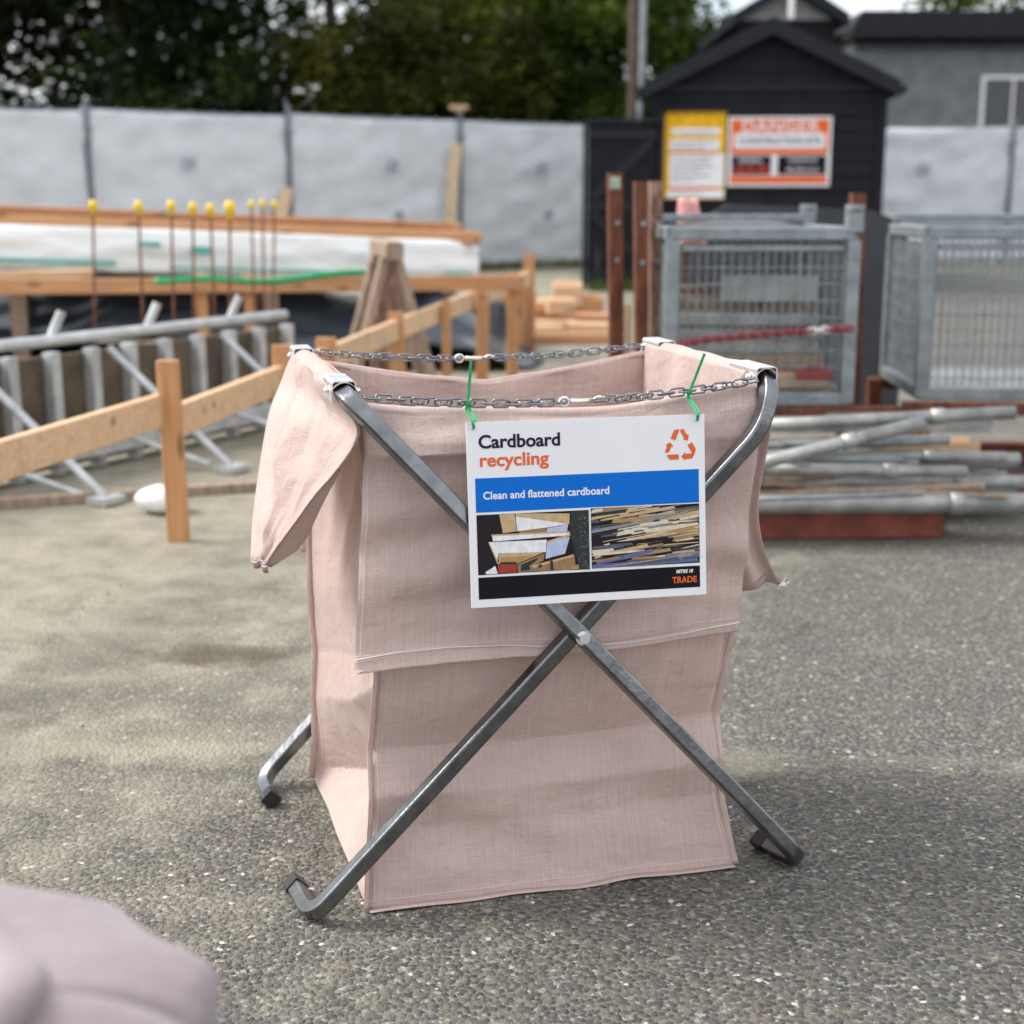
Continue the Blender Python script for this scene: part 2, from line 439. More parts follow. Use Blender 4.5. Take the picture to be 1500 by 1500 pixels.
class MB:
    def __init__(s): s.v = []; s.f = []; s.m = []; s.mi = 0
    def add(s, vs, fs):
        b = len(s.v); s.v += [tuple(v) for v in vs]
        for f in fs: s.f.append(tuple(i+b for i in f)); s.m.append(s.mi)
    def beam(s, a, b, w, h, up=(0, 0, 1), bev=0.0):
        a = Vector(a); b = Vector(b); t = (b-a).normalized(); u = Vector(up)
        if abs(t.dot(u)) > 0.98: u = Vector((0, 1, 0))
        x = t.cross(u).normalized(); y = x.cross(t).normalized()
        c = min(w, h)*0.12 if bev == 0 else bev
        prof = [(-w/2+c, -h/2), (w/2-c, -h/2), (w/2, -h/2+c), (w/2, h/2-c), (w/2-c, h/2), (-w/2+c, h/2), (-w/2, h/2-c), (-w/2, -h/2+c)]
        vs = [a+x*p+y*q for p, q in prof]+[b+x*p+y*q for p, q in prof]
        n = 8
        fs = [(i, (i+1) % n, n+(i+1) % n, n+i) for i in range(n)]+[tuple(range(n-1, -1, -1)), tuple(range(n, 2*n))]
        s.add(vs, fs)
    def box(s, c, d, rz=0.0, bev=None):
        c = Vector(c); ax = Vector((math.cos(rz), math.sin(rz), 0))
        s.beam(c-ax*d[0]/2, c+ax*d[0]/2, d[1], d[2], bev=bev or min(d)*0.06)
    def tube(s, pts, r, n=10, cap=True, r2=None):
        P = [Vector(p) for p in pts]
        T = [(P[min(i+1, len(P)-1)]-P[max(i-1, 0)]).normalized() for i in range(len(P))]
        u = Vector((0, 0, 1)) if abs(T[0].z) < 0.9 else Vector((1, 0, 0))
        x = T[0].cross(u).normalized()
        vs = []; fs = []
        for i, p in enumerate(P):
            x = (x-T[i]*x.dot(T[i])).normalized(); y = T[i].cross(x)
            rr = r if r2 is None else r+(r2-r)*i/(len(P)-1)
            for k in range(n):
                a = 2*math.pi*k/n; vs.append(p+x*math.cos(a)*rr+y*math.sin(a)*rr)
        for i in range(len(P)-1):
            for k in range(n):
                fs.append((i*n+k, i*n+(k+1) % n, (i+1)*n+(k+1) % n, (i+1)*n+k))
        if cap: fs += [tuple(range(n-1, -1, -1)), tuple(range((len(P)-1)*n, len(P)*n))]
        s.add(vs, fs)
    def sweep(s, pts, prof, nrm, cap=True):
        P = [Vector(p) for p in pts]
        T = [(P[min(i+1, len(P)-1)]-P[max(i-1, 0)]).normalized() for i in range(len(P))]
        x = Vector(nrm); vs = []; fs = []; n = len(prof)
        for i, p in enumerate(P):
            x = (x-T[i]*x.dot(T[i])).normalized(); y = T[i].cross(x)
            vs += [p+x*a+y*b for a, b in prof]
        for i in range(len(P)-1):
            for k in range(n): fs.append((i*n+k, i*n+(k+1) % n, (i+1)*n+(k+1) % n, (i+1)*n+k))
        if cap: fs += [tuple(range(n-1, -1, -1)), tuple(range((len(P)-1)*n, len(P)*n))]
        s.add(vs, fs)
    def prism(s, poly, y0, y1):
        """polygon in x,z extruded along y"""
        n = len(poly)
        vs = [(x, y0, z) for x, z in poly]+[(x, y1, z) for x, z in poly]
        s.add(vs, [tuple(range(n)), tuple(range(2*n-1, n-1, -1))]+[(i, i+n, (i+1) % n+n, (i+1) % n) for i in range(n)])
    def build(s, name, mat, parent=None, smooth=False, mats=None):
        return mk(name, s.v, s.f, mat, parent, smooth, mats=mats, fmat=s.m if mats else None)

def fillet(pts, rad, n=7):
    P = [Vector(p) for p in pts]; out = [P[0]]
    if not isinstance(rad, (list, tuple)): rad = [rad]*(len(P)-2)
    for i in range(1, len(P)-1):
        a = (P[i-1]-P[i]); b = (P[i+1]-P[i]); la, lb = a.length, b.length; a.normalize(); b.normalize()
        ang = a.angle(b); d = min(rad[i-1]/math.tan(ang/2), la*0.48, lb*0.48)
        p0 = P[i]+a*d; p1 = P[i]+b*d
        for k in range(n+1):
            t = k/n; out.append((1-t)**2*p0+2*t*(1-t)*P[i]+t*t*p1)
    out.append(P[-1]); return out

def lerp(a, b, t): return a+(b-a)*t
def pl(pts, t):
    """smooth interpolation through a list of points, t in 0..1"""
    n = len(pts)-1; f = min(max(t, 0), 1)*n; i = min(int(f), n-1); f -= i
    p = [Vector(pts[max(0, min(n, i+k))]) for k in (-1, 0, 1, 2)]
    return 0.5*((2*p[1])+(-p[0]+p[2])*f+(2*p[0]-5*p[1]+4*p[2]-p[3])*f*f+(-p[0]+3*p[1]-3*p[2]+p[3])*f**3)
def nz3(x, y, z): return noise.noise(Vector((x, y, z)))

def patch(name, fn, nu, nv, mat, parent, su=1.0, sv=1.0, solid=0.0014, uo=0.0):
    vs = []; uvs = []
    for j in range(nv+1):
        for i in range(nu+1):
            vs.append(fn(i/nu, j/nv)); uvs.append((uo+i/nu*su, j/nv*sv))
    fs = [(j*(nu+1)+i, j*(nu+1)+i+1, (j+1)*(nu+1)+i+1, (j+1)*(nu+1)+i) for j in range(nv) for i in range(nu)]
    o = mk(name, vs, fs, mat, parent, True, uvs)
    if solid:
        md = o.modifiers.new("thickness", 'SOLIDIFY'); md.thickness = solid; md.offset = 0
    return o

def text_mesh(name, s, size, mat, parent, loc, width=None, bold=0.0, shear=0.0, rot=(math.pi/2, 0, 0), ext=0.0002, align='LEFT', spacing=1.0):
    cu = bpy.data.curves.new(name, 'FONT')
    cu.body = s; cu.size = size; cu.offset = bold; cu.shear = shear; cu.extrude = ext; cu.align_x = align; cu.space_character = spacing
    cu.resolution_u = 4
    t = bpy.data.objects.new(name, cu); COL.objects.link(t)
    bpy.context.view_layer.update()
    me = bpy.data.meshes.new_from_object(t.evaluated_get(bpy.context.evaluated_depsgraph_get()))
    bpy.data.objects.remove(t)
    if width:
        xs = [v.co.x for v in me.vertices]; w = max(xs)-min(xs); x0 = min(xs) if align == 'LEFT' else 0
        for v in me.vertices: v.co.x = (v.co.x-x0)*width/w
    me.materials.clear(); me.materials.append(mat)
    o = bpy.data.objects.new(name, me); COL.objects.link(o)
    o.parent = parent; o.location = loc; o.rotation_euler = rot
    return o

# ------------------------------------------------------------------ the setting
def gz(y): return 0.0 if y < 8 else min(0.22, (y-8)*0.0183)
ys = [-60, -8, 0, 4, 8, 10, 12, 14, 16, 18, 20, 24, 30, 60, 140, 600]
xs = [-500, -60, -12, -4, 0, 4, 12, 60, 500]
gv = [(x, y, gz(y)) for y in ys for x in xs]
nx = len(xs)
gf = [(j*nx+i, j*nx+i+1, (j+1)*nx+i+1, (j+1)*nx+i) for j in range(len(ys)-1) for i in range(nx-1)]
g = mk("ground", gv, gf, GROUND, None, True)
g["kind"] = "structure"
# ------------------------------------------------------------------ site fence
def fence_panel(A, B, label, seed, prop=None):
    A = Vector((A[0], A[1], 0)); B = Vector((B[0], B[1], 0))
    d = (B-A); Ln = d.length; rz = math.atan2(d.y, d.x)
    zb = gz((A.y+B.y)/2)
    root = empty("fence_panel", label, "fence panel", (A.x, A.y, zb), rz, "shade cloth fence panels behind the site")
    H = 2.1
    m = MB()
    for x in (0.05, Ln-0.05): m.tube([(x, 0.03, 0.0), (x, 0.03, H)], 0.022, 8)
    for z in (0.12, H-0.03): m.tube([(0.05, 0.03, z), (Ln-0.05, 0.03, z)], 0.02, 8)
    n = 22
    for i in range(1, n): m.tube([(0.05+(Ln-0.1)*i/n, 0.03, 0.12), (0.05+(Ln-0.1)*i/n, 0.03, H-0.03)], 0.003, 4, False)
    m.build("frame", FPOST, root)
    def fn(u, v):
        x = 0.015+(Ln-0.03)*u; z = 0.06+(H-0.08)*v
        w = 0.045*nz3(x*1.1+seed, z*2.4+x*0.9, seed)+0.022*nz3(x*3, z*5-x*1.5, seed+5)
        w += 0.012*math.sin(14*(z-0.25*x)+3*nz3(x, z, seed))*math.exp(-((u-0.5)/0.5)**2)
        sag = 0.025*math.sin(math.pi*u)*v*v
        return (x, -0.015-0.03*abs(math.sin(math.pi*u))*0.6+w, z-sag)
    patch("shade_cloth", fn, 40, 26, SHADE, root, solid=0.004)
    rs = random.Random(seed)
    vx = Ln*(0.46+0.12*rs.random())
    v = MB(); v.beam((vx, -0.095, 1.36+0.06*rs.random()), (vx+0.01, -0.09, 1.52), 0.16, 0.006, (0, 1, 0)); v.build("vent_flap", VENT, root)
    if int(seed) % 2 == 0 or 29 < seed < 31:
        v = MB(); v.beam((vx+0.1, -0.095, 0.72), (vx+0.11, -0.095, 0.84), 0.13, 0.006, (0, 1, 0)); v.build("vent_flap", VENT, root)
    for k in range(9):
        v = MB(); v.tube([(0.08+(Ln-0.16)*k/8, -0.05, H-0.055), (0.08+(Ln-0.16)*k/8, -0.045, H-0.01), (0.08+(Ln-0.16)*k/8, 0.04, H+0.005)], 0.006, 6); v.build("lashing", FPOST, root)
    p = MB(); p.tube([(0, -0.03, -0.02), (0, -0.03, H+0.10)], 0.035, 10)
    p.build("post", FPOST, root)
    for z in (H-0.25, 0.35):
        c = MB(); c.box((0, 0.0, z), (0.12, 0.12, 0.05)); c.build("clamp", GALV, root)
    b = MB(); b.box((0, 0.05, 0.05), (0.24, 0.6, 0.12), bev=0.02); b.build("base_block", GREYP, root)
    return root
F0 = Vector((-4.37, 18.2)); FD = Vector((5.56, 3.9))
ts = [-0.921, -0.528, -0.134, 0.2586, 0.652, 1.015]
flab = ["pale shade cloth fence panel at the far left end of the fence",
        "pale shade cloth fence panel behind the left end of the wrapped timber pack",
        "pale shade cloth fence panel behind the yellow capped steel bars",
        "pale shade cloth fence panel between the two dark fence posts",
        "pale shade cloth fence panel next to the black timber gate"]
for i in range(5):
    fence_panel(F0+FD*ts[i], F0+FD*ts[i+1], flab[i], i*7.3+1)
def prop(px, py, a, b, label, mat=PALEWOODZ):
    o = empty("timber_prop", label, "timber prop", (px, py, gz(py)), 0.0, "timber props leaning on the fence")
    m = MB(); m.beam(a, b, 0.16, 0.05, (0, 1, 0)); m.build("plank", mat, o)
    f = MB(); f.beam((a[0]-0.12, a[1]-0.02, 0.02), (a[0]+0.18, a[1]-0.02, 0.02), 0.09, 0.045); f.build("foot_peg", mat, o)
    return o
prop(-0.88, 20.1, (-0.05, -0.05, 0.03), (0.10, 0.42, 1.74), "tall pale timber prop leaning on the fence beside the right dark post")
prop(-3.08, 18.6, (-0.08, -0.05, 0.03), (0.16, 0.36, 1.16), "short tan timber prop leaning at the left dark fence post")
cp = MB(); cp.box((0, 0, 0), (0.26, 0.2, 0.05)); cp.box((0, 0, -0.04), (0.12, 0.12, 0.03))
cpo = cp.build("timber_offcut", PALEWOOD); cpo.location = (F0.x+FD.x*0.652, F0.y+FD.y*0.652-0.03, gz(20.7)+2.255)
tag(cpo, "small timber offcut resting on top of the right dark fence post", "timber offcut")
# fence run behind the shed, out to the right
fence_panel((5.0, 22.4), (7.7, 22.6), "pale shade cloth fence panel just right of the black shed", 51.0)
fence_panel((7.7, 22.6), (10.4, 22.8), "pale shade cloth fence panel at the far right of the site", 58.0)

# ------------------------------------------------------------------ black shed, gate, second building
def weatherboards(m, x0, x1, y, z0, z1, bh=0.17, clip=None):
    z = z0; k = 0
    while z < z1-0.01:
        t = min(z+bh, z1); a, b = x0, x1
        if clip:
            c0 = clip(z); c1 = clip(t)
            if c0 is None: break
            (a0, b0), (a1, b1) = c0, (c1 or ((c0[0]+c0[1])/2-0.01, (c0[0]+c0[1])/2+0.01))
        else: a0 = a1 = a; b0 = b1 = b
        yo = y-0.03; yt = y-0.008
        vs = [(a0, yo, z), (b0, yo, z), (b1, yt, t), (a1, yt, t), (a0, y+0.03, z), (b0, y+0.03, z), (b1, y+0.03, t), (a1, y+0.03, t)]
        m.add(vs, [(0, 1, 2, 3), (5, 4, 7, 6), (1, 0, 4, 5), (3, 2, 6, 7), (0, 3, 7, 4), (2, 1, 5, 6)])
        z = t; k += 1
SX0, SX1, SY0, SY1, SAP = 1.68, 4.24, 17.0, 20.0, 2.96
EZ, AZ = 2.46, 3.08
zg = gz(17)
shed = empty("black_shed", "black weatherboard shed with a gable roof behind the steel cage", "shed", (SAP, SY0, zg), R(-5))
def shl(x, y, z): return (x-SAP, y-SY0, z-zg)
m = MB()
weatherboards(m, SX0-SAP, SX1-SAP, 0.0, -0.05, EZ-zg)
m.build("front_wall", BLACKB, shed)
m = MB()
def clipg(z):
    zz = z+zg
    if zz >= AZ-0.01: return None
    w = (AZ-zz)/(AZ-EZ)*(SX1-SX0)/2
    return (-w, w)
weatherboards(m, 0, 0, 0.0, EZ-zg+0.006, AZ-zg-0.02, clip=clipg)
m.build("gable", BLACKB, shed)
m = MB(); m.box((0, -0.045, EZ-zg), (SX1-SX0-0.02, 0.03, 0.07)); m.build("gable_trim", BLACKR, shed)
m = MB(); m.box((0.05, -0.043, 1.05), (0.035, 0.02, 2.1)); m.build("joint_batten", BLACKB, shed)
m = MB(); m.tube([(-1.22, -0.09, 2.05), (-1.22, -0.09, 0.02)], 0.03, 10); m.build("downpipe", BLACKR, shed, True)
for s in (-1, 1):
    m = MB(); m.box((s*((SX1-SX0)/2+0.005), -0.01, (EZ-zg)/2-0.02), (0.10, 0.07, EZ-zg-0.02)); m.build("corner_board", BLACKB, shed)
m = MB()
for s in (-1, 1):
    x = s*((SX1-SX0)/2-0.03)
    m.beam((x, 0.05, (EZ-zg)/2), (x, SY1-SY0, (EZ-zg)/2), 0.05, EZ-zg-0.02)
m.build("side_wall", BLACKB, shed)
m = MB()
hw = (SX1-SX0)/2+0.16; sl_ = (AZ-EZ)/((SX1-SX0)/2); top = AZ-zg+0.14
for s in (-1, 1):
    a = (0, 0, top); b = (s*hw, 0, top-sl_*hw)
    vs = []
    for y in (-0.20, SY1-SY0+0.2):
        vs += [(a[0], y, a[2]), (b[0], y, b[2]), (b[0], y, b[2]-0.05), (a[0], y, a[2]-0.05)]
    m.add(vs, [(0, 1, 2, 3), (7, 6, 5, 4), (0, 4, 5, 1), (1, 5, 6, 2), (2, 6, 7, 3), (3, 7, 4, 0)])
m.build("roof", BLACKR, shed)
m = MB()
for s in (-1, 1):
    a = (0, top-0.003); b = (s*hw, top-sl_*hw-0.003)
    m.prism([a, b, (b[0], b[1]-0.17), (0, a[1]-0.19)][::s], -0.235, -0.203)
m.build("barge_board", BLACKR, shed)
for s in (-1, 1):
    m = MB(); m.beam((s*(hw+0.03), -0.2, top-sl_*hw-0.10), (s*(hw+0.03), SY1-SY0, top-sl_*hw-0.10), 0.09, 0.09); m.build("gutter", BLACKR, shed)

b2 = empty("far_building", "dark gabled building with a pale gable rising behind the shed", "building", (4.60, 25.0, gz(25)))
z0 = gz(25)
m = MB(); m.prism([(-0.82, 0), (0.82, 0), (0.82, 3.93), (-0.82, 3.93)], 0, 4); m.build("wall", BLACKB, b2)
m = MB(); m.prism([(-0.78, 3.933), (0.78, 3.933), (0, 4.40)], -0.02, 4); m.build("gable", GREYP, b2)
m = MB()
for s in (-1, 1):
    m.prism([(0, 4.56), (s*0.96, 3.99), (s*0.96, 3.81), (0, 4.38)][::s], -0.4, 4.2)
m.build("roof", BLACKR, b2)
m = MB(); m.tube([(-0.02, -0.45, 3.9), (-0.02, -0.45, 5.1)], 0.05); m.box((-0.02, -0.44, 4.25), (0.09, 0.07, 0.1)); m.build("vent_pipe", WHITE, b2)
b3 = empty("low_roofed_building", "long low dark roofed building at the right behind the shed", "building", (11.75, 30.0, gz(30)))
m = MB(); m.box((0, 2, 2.07), (9.5, 4, 4.14)); m.build("wall", plain("grey_cladding", (0.16, 0.17, 0.175), 0.7, scale=3, var=0.2), b3)
for k in range(3):
    wn = MB(); wn.box((-1.6+2.1*k, -0.02, 2.9), (1.3, 0.06, 1.1)); wo = wn.build("window_frame", WHITE, b3)
    wg = MB(); wg.box((-1.6+2.1*k-0.3, -0.055, 2.9), (0.54, 0.02, 0.96)); wg.box((-1.6+2.1*k+0.3, -0.055, 2.9), (0.54, 0.02, 0.96)); wg.build("pane", plain("dark_glass", (0.03, 0.035, 0.04), 0.08), wo)
m = MB(); m.prism([(-5, 4.15), (5, 4.15), (5, 4.35), (-5, 4.35)], -0.5, 0.5)
m.prism([(-5, 4.36), (5, 4.36), (4.8, 4.66), (-4.8, 4.66)], -0.4, 4.2); m.build("roof", BLACKR, b3)

gate = empty("black_gate", "black timber gate with diagonal braces between fence and shed", "gate", (0.88, 17.02, gz(17)))
GW, GH = 0.80, 1.86
m = MB()
for i in range(6): m.box((GW*(i+0.5)/6, 0.02, GH/2+0.04), (GW/6-0.006, 0.025, GH), bev=0.004)
m.build("board_panel", BLACKB, gate)
for z in (0.16, 0.97, 1.78):
    m = MB(); m.box((GW/2, -0.015, z), (GW, 0.04, 0.12)); m.build("rail", BLACKR, gate)
m = MB(); m.beam((0.06, -0.015, 1.06), (GW-0.06, -0.015, 1.70), 0.04, 0.11, (0, 0, 1)); m.build("brace", BLACKR, gate)
m = MB(); m.beam((GW-0.06, -0.015, 0.24), (0.06, -0.015, 0.88), 0.04, 0.11, (0, 0, 1)); m.build("brace", BLACKR, gate)
m = MB(); m.box((-0.03, 0.02, 0.96), (0.05, 0.08, 1.96)); m.build("gate_post", BLACKR, gate)
m = MB(); m.box((GW/2, 0.0, GH+0.07), (GW+0.06, 0.10, 0.05)); m.build("cap_rail", BLACKR, gate)

pole = empty("service_pole", "thin grey steel pole rising beside the shed gable", "pole", (1.545, 17.6, gz(17.6)))
m = MB(); m.tube([(0, 0, 0), (0, 0, 2.1)], 0.05); m.build("lower_pole", FPOST, pole)
m = MB(); m.tube([(0, 0, 2.1), (0, 0, 5.2)], 0.036); m.build("upper_pole", GALV, pole)
m = MB(); m.tube([(0, 0, 2.06), (0, 0, 2.17)], 0.062); m.build("collar", GALV, pole)
pole2 = empty("dark_pole", "dark timber pole standing behind the grey steel pole", "pole", (1.72, 21.0, gz(21)))
m = MB(); m.tube([(0, 0, 0), (0, 0, 6.2)], 0.085, 12, r2=0.07); m.build("shaft", BARK, pole2)
m = MB(); m.box((0, 0, 5.7), (0.9, 0.09, 0.10)); m.build("cross_arm", BARK, pole2)

# ------------------------------------------------------------------ signs on the shed
YS = 16.955
def rect(x0, x1, z0, z1, y, m, t=0.002):
    m.beam(((x0+x1)/2, y-t/2, z0), ((x0+x1)/2, y-t/2, z1), x1-x0, t, (0, 1, 0), bev=0.0004)
dan = empty("danger_sign", "orange and white DANGER construction sign on the black shed wall", "sign", (2.500, 16.99, 1.358+0.0), R(-5))
DW, DH = 1.175, 0.78
m = MB(); rect(0, DW, 0, DH, 0, m, 0.012); m.build("board", WHITE, dan)
m = MB(); rect(0.03, DW-0.03, 0.36, DH-0.03, -0.0125, m); rect(0.03, DW-0.03, 0.03, 0.115, -0.0125, m); m.build("orange_field", ORANGE, dan)
m = MB(); rect(0.07, DW-0.07, 0.425, 0.595, -0.0155, m); m.build("white_panel", WHITE, dan)
m = MB(); rect(0.045, 0.50, 0.130, 0.345, -0.0155, m); rect(0.575, DW-0.045, 0.130, 0.345, -0.0155, m); m.build("black_panel", SBLACK, dan)
text_mesh("danger_text", "DANGER", 0.19, WHITE, dan, (0.16, -0.0165, 0.608), DW-0.30, 0.002, spacing=1.08)
text_mesh("notice_text", "CONSTRUCTION SITE", 0.10, SBLACK, dan, (0.12, -0.0185, 0.475), DW-0.24, 0.002)
def marks(name, x0, x1, z, h, mat, parent, seed, y):
    r_ = random.Random(seed); m = MB(); x = x0
    while x < x1-h*0.3:
        w = h*r_.uniform(0.35, 0.6); k = r_.random()
        w = min(w, x1-x)
        rect(x, x+h*0.16, z, z+h, y, m)
        if k < 0.6: rect(x+w-h*0.16, x+w, z+(0 if k < 0.35 else h*0.45), z+h, y, m)
        if k > 0.25: rect(x+h*0.17, x+w-h*0.17, z+h*(0.84 if k < 0.5 else 0.42), z+h*(1.0 if k < 0.5 else 0.58), y, m)
        if k > 0.5: rect(x+h*0.17, x+w-h*0.17, z, z+h*0.16, y, m)
        x += w+h*0.16
    return m.build(name, mat, parent)
marks("lettering", 0.13, 0.42, 0.262, 0.05, WHITE, dan, 1, -0.0180)
marks("lettering", 0.06, 0.485, 0.15, 0.085, RED, dan, 2, -0.0180)
marks("lettering", 0.70, 1.03, 0.270, 0.042, WHITE, dan, 3, -0.0180)
marks("lettering", 0.68, 1.05, 0.165, 0.042, WHITE, dan, 4, -0.0180)

yel = empty("site_notice", "yellow hazard notice board with white panels beside the DANGER sign", "sign", (1.735, 17.055, 1.215), R(-5))
YW, YH = 0.74, 0.98
m = MB(); rect(0, YW, 0, YH, 0, m, 0.010); m.build("board", YELLOW, yel)
m = MB(); rect(0.12, YW-0.07, 0.72, 0.80, -0.0105, m); rect(0.10, YW-0.07, 0.55, 0.67, -0.0105, m); rect(0.10, YW-0.01, 0.14, 0.51, -0.0105, m); rect(0.08, YW-0.005, 0.01, 0.10, -0.0105, m); m.build("white_panel", WHITE, yel)
m = MB(); rect(0.10, YW-0.07, 0.52, 0.54, -0.0105, m); rect(0.10, YW-0.12, 0.108, 0.13, -0.0105, m); m.build("red_rule", RED, yel)
GREYT = plain("grey_print", (0.16, 0.16, 0.18), 0.6)
for k, (z, x1) in enumerate(((0.735, 0.6), (0.615, 0.62), (0.565, 0.5), (0.45, 0.6), (0.40, 0.55), (0.35, 0.62), (0.30, 0.48), (0.25, 0.6), (0.20, 0.4), (0.045, 0.5))):
    marks("lettering", 0.13, x1, z, 0.026, GREYT, yel, 20+k, -0.0128)
m = MB()
for k in range(12):
    x = 0.02+k*0.06; m.prism([(x, 0.945), (x+0.03, 0.945), (x+0.05, 0.975), (x+0.02, 0.975)], -0.0125, -0.0105)
m.build("hazard_stripe", SBLACK, yel)

# ------------------------------------------------------------------ trees
def tree(x, y, h, r, label, mat, seed, nclump=70, leaf=0.20, per=130, zlo=0.9, name="dense_tree", flat=0.8, spread=0.75, group=None, lean=0):
    rg = np.random.default_rng(seed)
    z0 = gz(y)
    root = empty(name, label, "tree", (x, y, z0), 0, group)
    m = MB()
    th = h*0.75
    pts = [(0, 0, -0.1), (0.05*h*0.1, 0, th*0.35), (-0.1+lean, 0.1, th*0.7), (lean, 0, th)]
    m.tube([pl(pts, i/8) for i in range(9)], 0.05*h*0.65, 9, r2=0.03)
    for k in range(9):
        a = rg.uniform(0, 6.28); zz = rg.uniform(0.25, 0.8)*th; rr = r*rg.uniform(0.5, 0.9)
        m.tube([(0, 0, zz), (math.cos(a)*rr*0.5, math.sin(a)*rr*0.5, zz+0.25*rr), (math.cos(a)*rr, math.sin(a)*rr, zz+0.35*rr)], 0.018*h*0.5, 6, r2=0.012)
    m.build("trunk", BARK, root, True)
    # clumps
    C = []
    while len(C) < nclump:
        p = rg.uniform(-1, 1, 3)
        q = p[0]**2+p[1]**2+p[2]**2
        if q > 1 or q < 0.12: continue
        C.append((p[0]*r, p[1]*r, zlo+(h-zlo)*(p[2]*0.5+0.5)))
    C = np.array(C)
    V = []
    for c in C:
        cr = r*rg.uniform(0.16, 0.30)
        n = int(per*rg.uniform(0.7, 1.3))
        P = rg.normal(0, 0.5, (n, 3))*np.array([cr*1.25, cr*1.25, cr*flat])+c
        V.append(P)
    P = np.concatenate(V); n = len(P)
    d = rg.normal(0, 1, (n, 3)); d[:, 2] = d[:, 2]*0.5-0.1; d /= np.linalg.norm(d, axis=1)[:, None]
    e = rg.normal(0, 1, (n, 3)); e -= d*(e*d).sum(1)[:, None]; e /= np.linalg.norm(e, axis=1)[:, None]
    L = leaf*rg.uniform(0.6, 1.5, (n, 1)); W = L*0.42
    verts = np.stack([P-d*L*0.5, P+e*W*0.5, P+d*L*0.5, P-e*W*0.5], 1).reshape(-1, 3)
    me = bpy.data.meshes.new("crown")
    me.vertices.add(4*n); me.vertices.foreach_set("co", verts.ravel())
    me.loops.add(4*n); me.loops.foreach_set("vertex_index", np.arange(4*n, dtype=np.int32))
    me.polygons.add(n); me.polygons.foreach_set("loop_start", np.arange(0, 4*n, 4, dtype=np.int32))
    me.polygons.foreach_set("loop_total", np.full(n, 4, dtype=np.int32))
    me.materials.append(mat); me.update(calc_edges=True); me.validate()
    o = bpy.data.objects.new("crown", me); COL.objects.link(o); o.parent = root
    return root
DARKL = leafmat("dark_conifer_leaf", (0.002, 0.0035, 0.0015), (0.006, 0.011, 0.0025), (0.04, 0.062, 0.008))
OLIVE = leafmat("olive_leaf", (0.007, 0.010, 0.002), (0.030, 0.036, 0.0045), (0.085, 0.085, 0.010))
MIDG = leafmat("green_leaf", (0.006, 0.015, 0.002), (0.034, 0.062, 0.006), (0.115, 0.15, 0.016))
tg = "trees behind the fence"
tree(-14.0, 33, 10.5, 4.6, "dark evergreen tree at the far left edge behind the fence", DARKL, 3, 140, 0.28, 170, group=tg)
tree(-9.0, 34, 11, 4.4, "dark evergreen tree behind the yellow capped bars, left of the sky gaps", DARKL, 4, 150, 0.28, 180, group=tg)
tree(-4.3, 36, 11, 3.3, "nearly black evergreen tree with bright sky gaps in its crown", DARKL, 5, 58, 0.26, 130, group=tg)
tree(-6.6, 30, 4.1, 2.6, "low dark green bush just behind the left dark fence post", DARKL, 6, 60, 0.2, 130, zlo=0.5, name="leafy_bush", group=tg)
tree(-1.7, 31, 5.4, 2.6, "round olive brown tree behind the right dark fence post", OLIVE, 8, 120, 0.19, 190, group=tg)
tree(-0.6, 37, 11, 3.6, "tall dark tree rising behind the round olive tree", DARKL, 9, 130, 0.28, 170, group=tg)
tree(2.0, 33, 7.6, 3.0, "bright green layered tree behind the black gate", MIDG, 11, 130, 0.2, 190, group=tg, flat=0.55)
tree(3.9, 40, 6.4, 2.0, "mid green tree showing left of the shed roof", MIDG, 12, 80, 0.22, 150, group=tg)
tree(13.5, 38, 8.5, 3.6, "mid green tree at the far right behind the buildings", MIDG, 13, 80, 0.24, 150, group=tg)
tree(20.0, 42, 9.0, 4.2, "dark green tree at the far right edge of the site", DARKL, 14, 80, 0.26, 150, group=tg)
# weeds along the fence foot
rg = np.random.default_rng(5); vs = []; fs = []
for k in range(1500):
    t = rg.uniform(0.62, 1.02); p = F0+FD*t; x = p.x+rg.normal(0, 0.08); y = p.y-0.18+rg.normal(0, 0.10)
    if rg.random() < 0.3: x, y = rg.uniform(0.9, 1.6), 16.85+rg.normal(0, 0.05)
    h = rg.uniform(0.05, 0.17); a = rg.uniform(0, 6.28); dx, dy = 0.008*math.cos(a), 0.008*math.sin(a); lx, ly = rg.normal(0, 0.05, 2); z = gz(y)
    b = len(vs); vs += [(x-dx, y-dy, z-0.005), (x+dx, y+dy, z-0.005), (x+lx, y+ly, z+h)]; fs.append((b, b+1, b+2))
gr = mk("grass", vs, fs, GRASS); gr["kind"] = "stuff"; tag(gr, "strip of green weeds along the foot of the fence and gate", "grass")

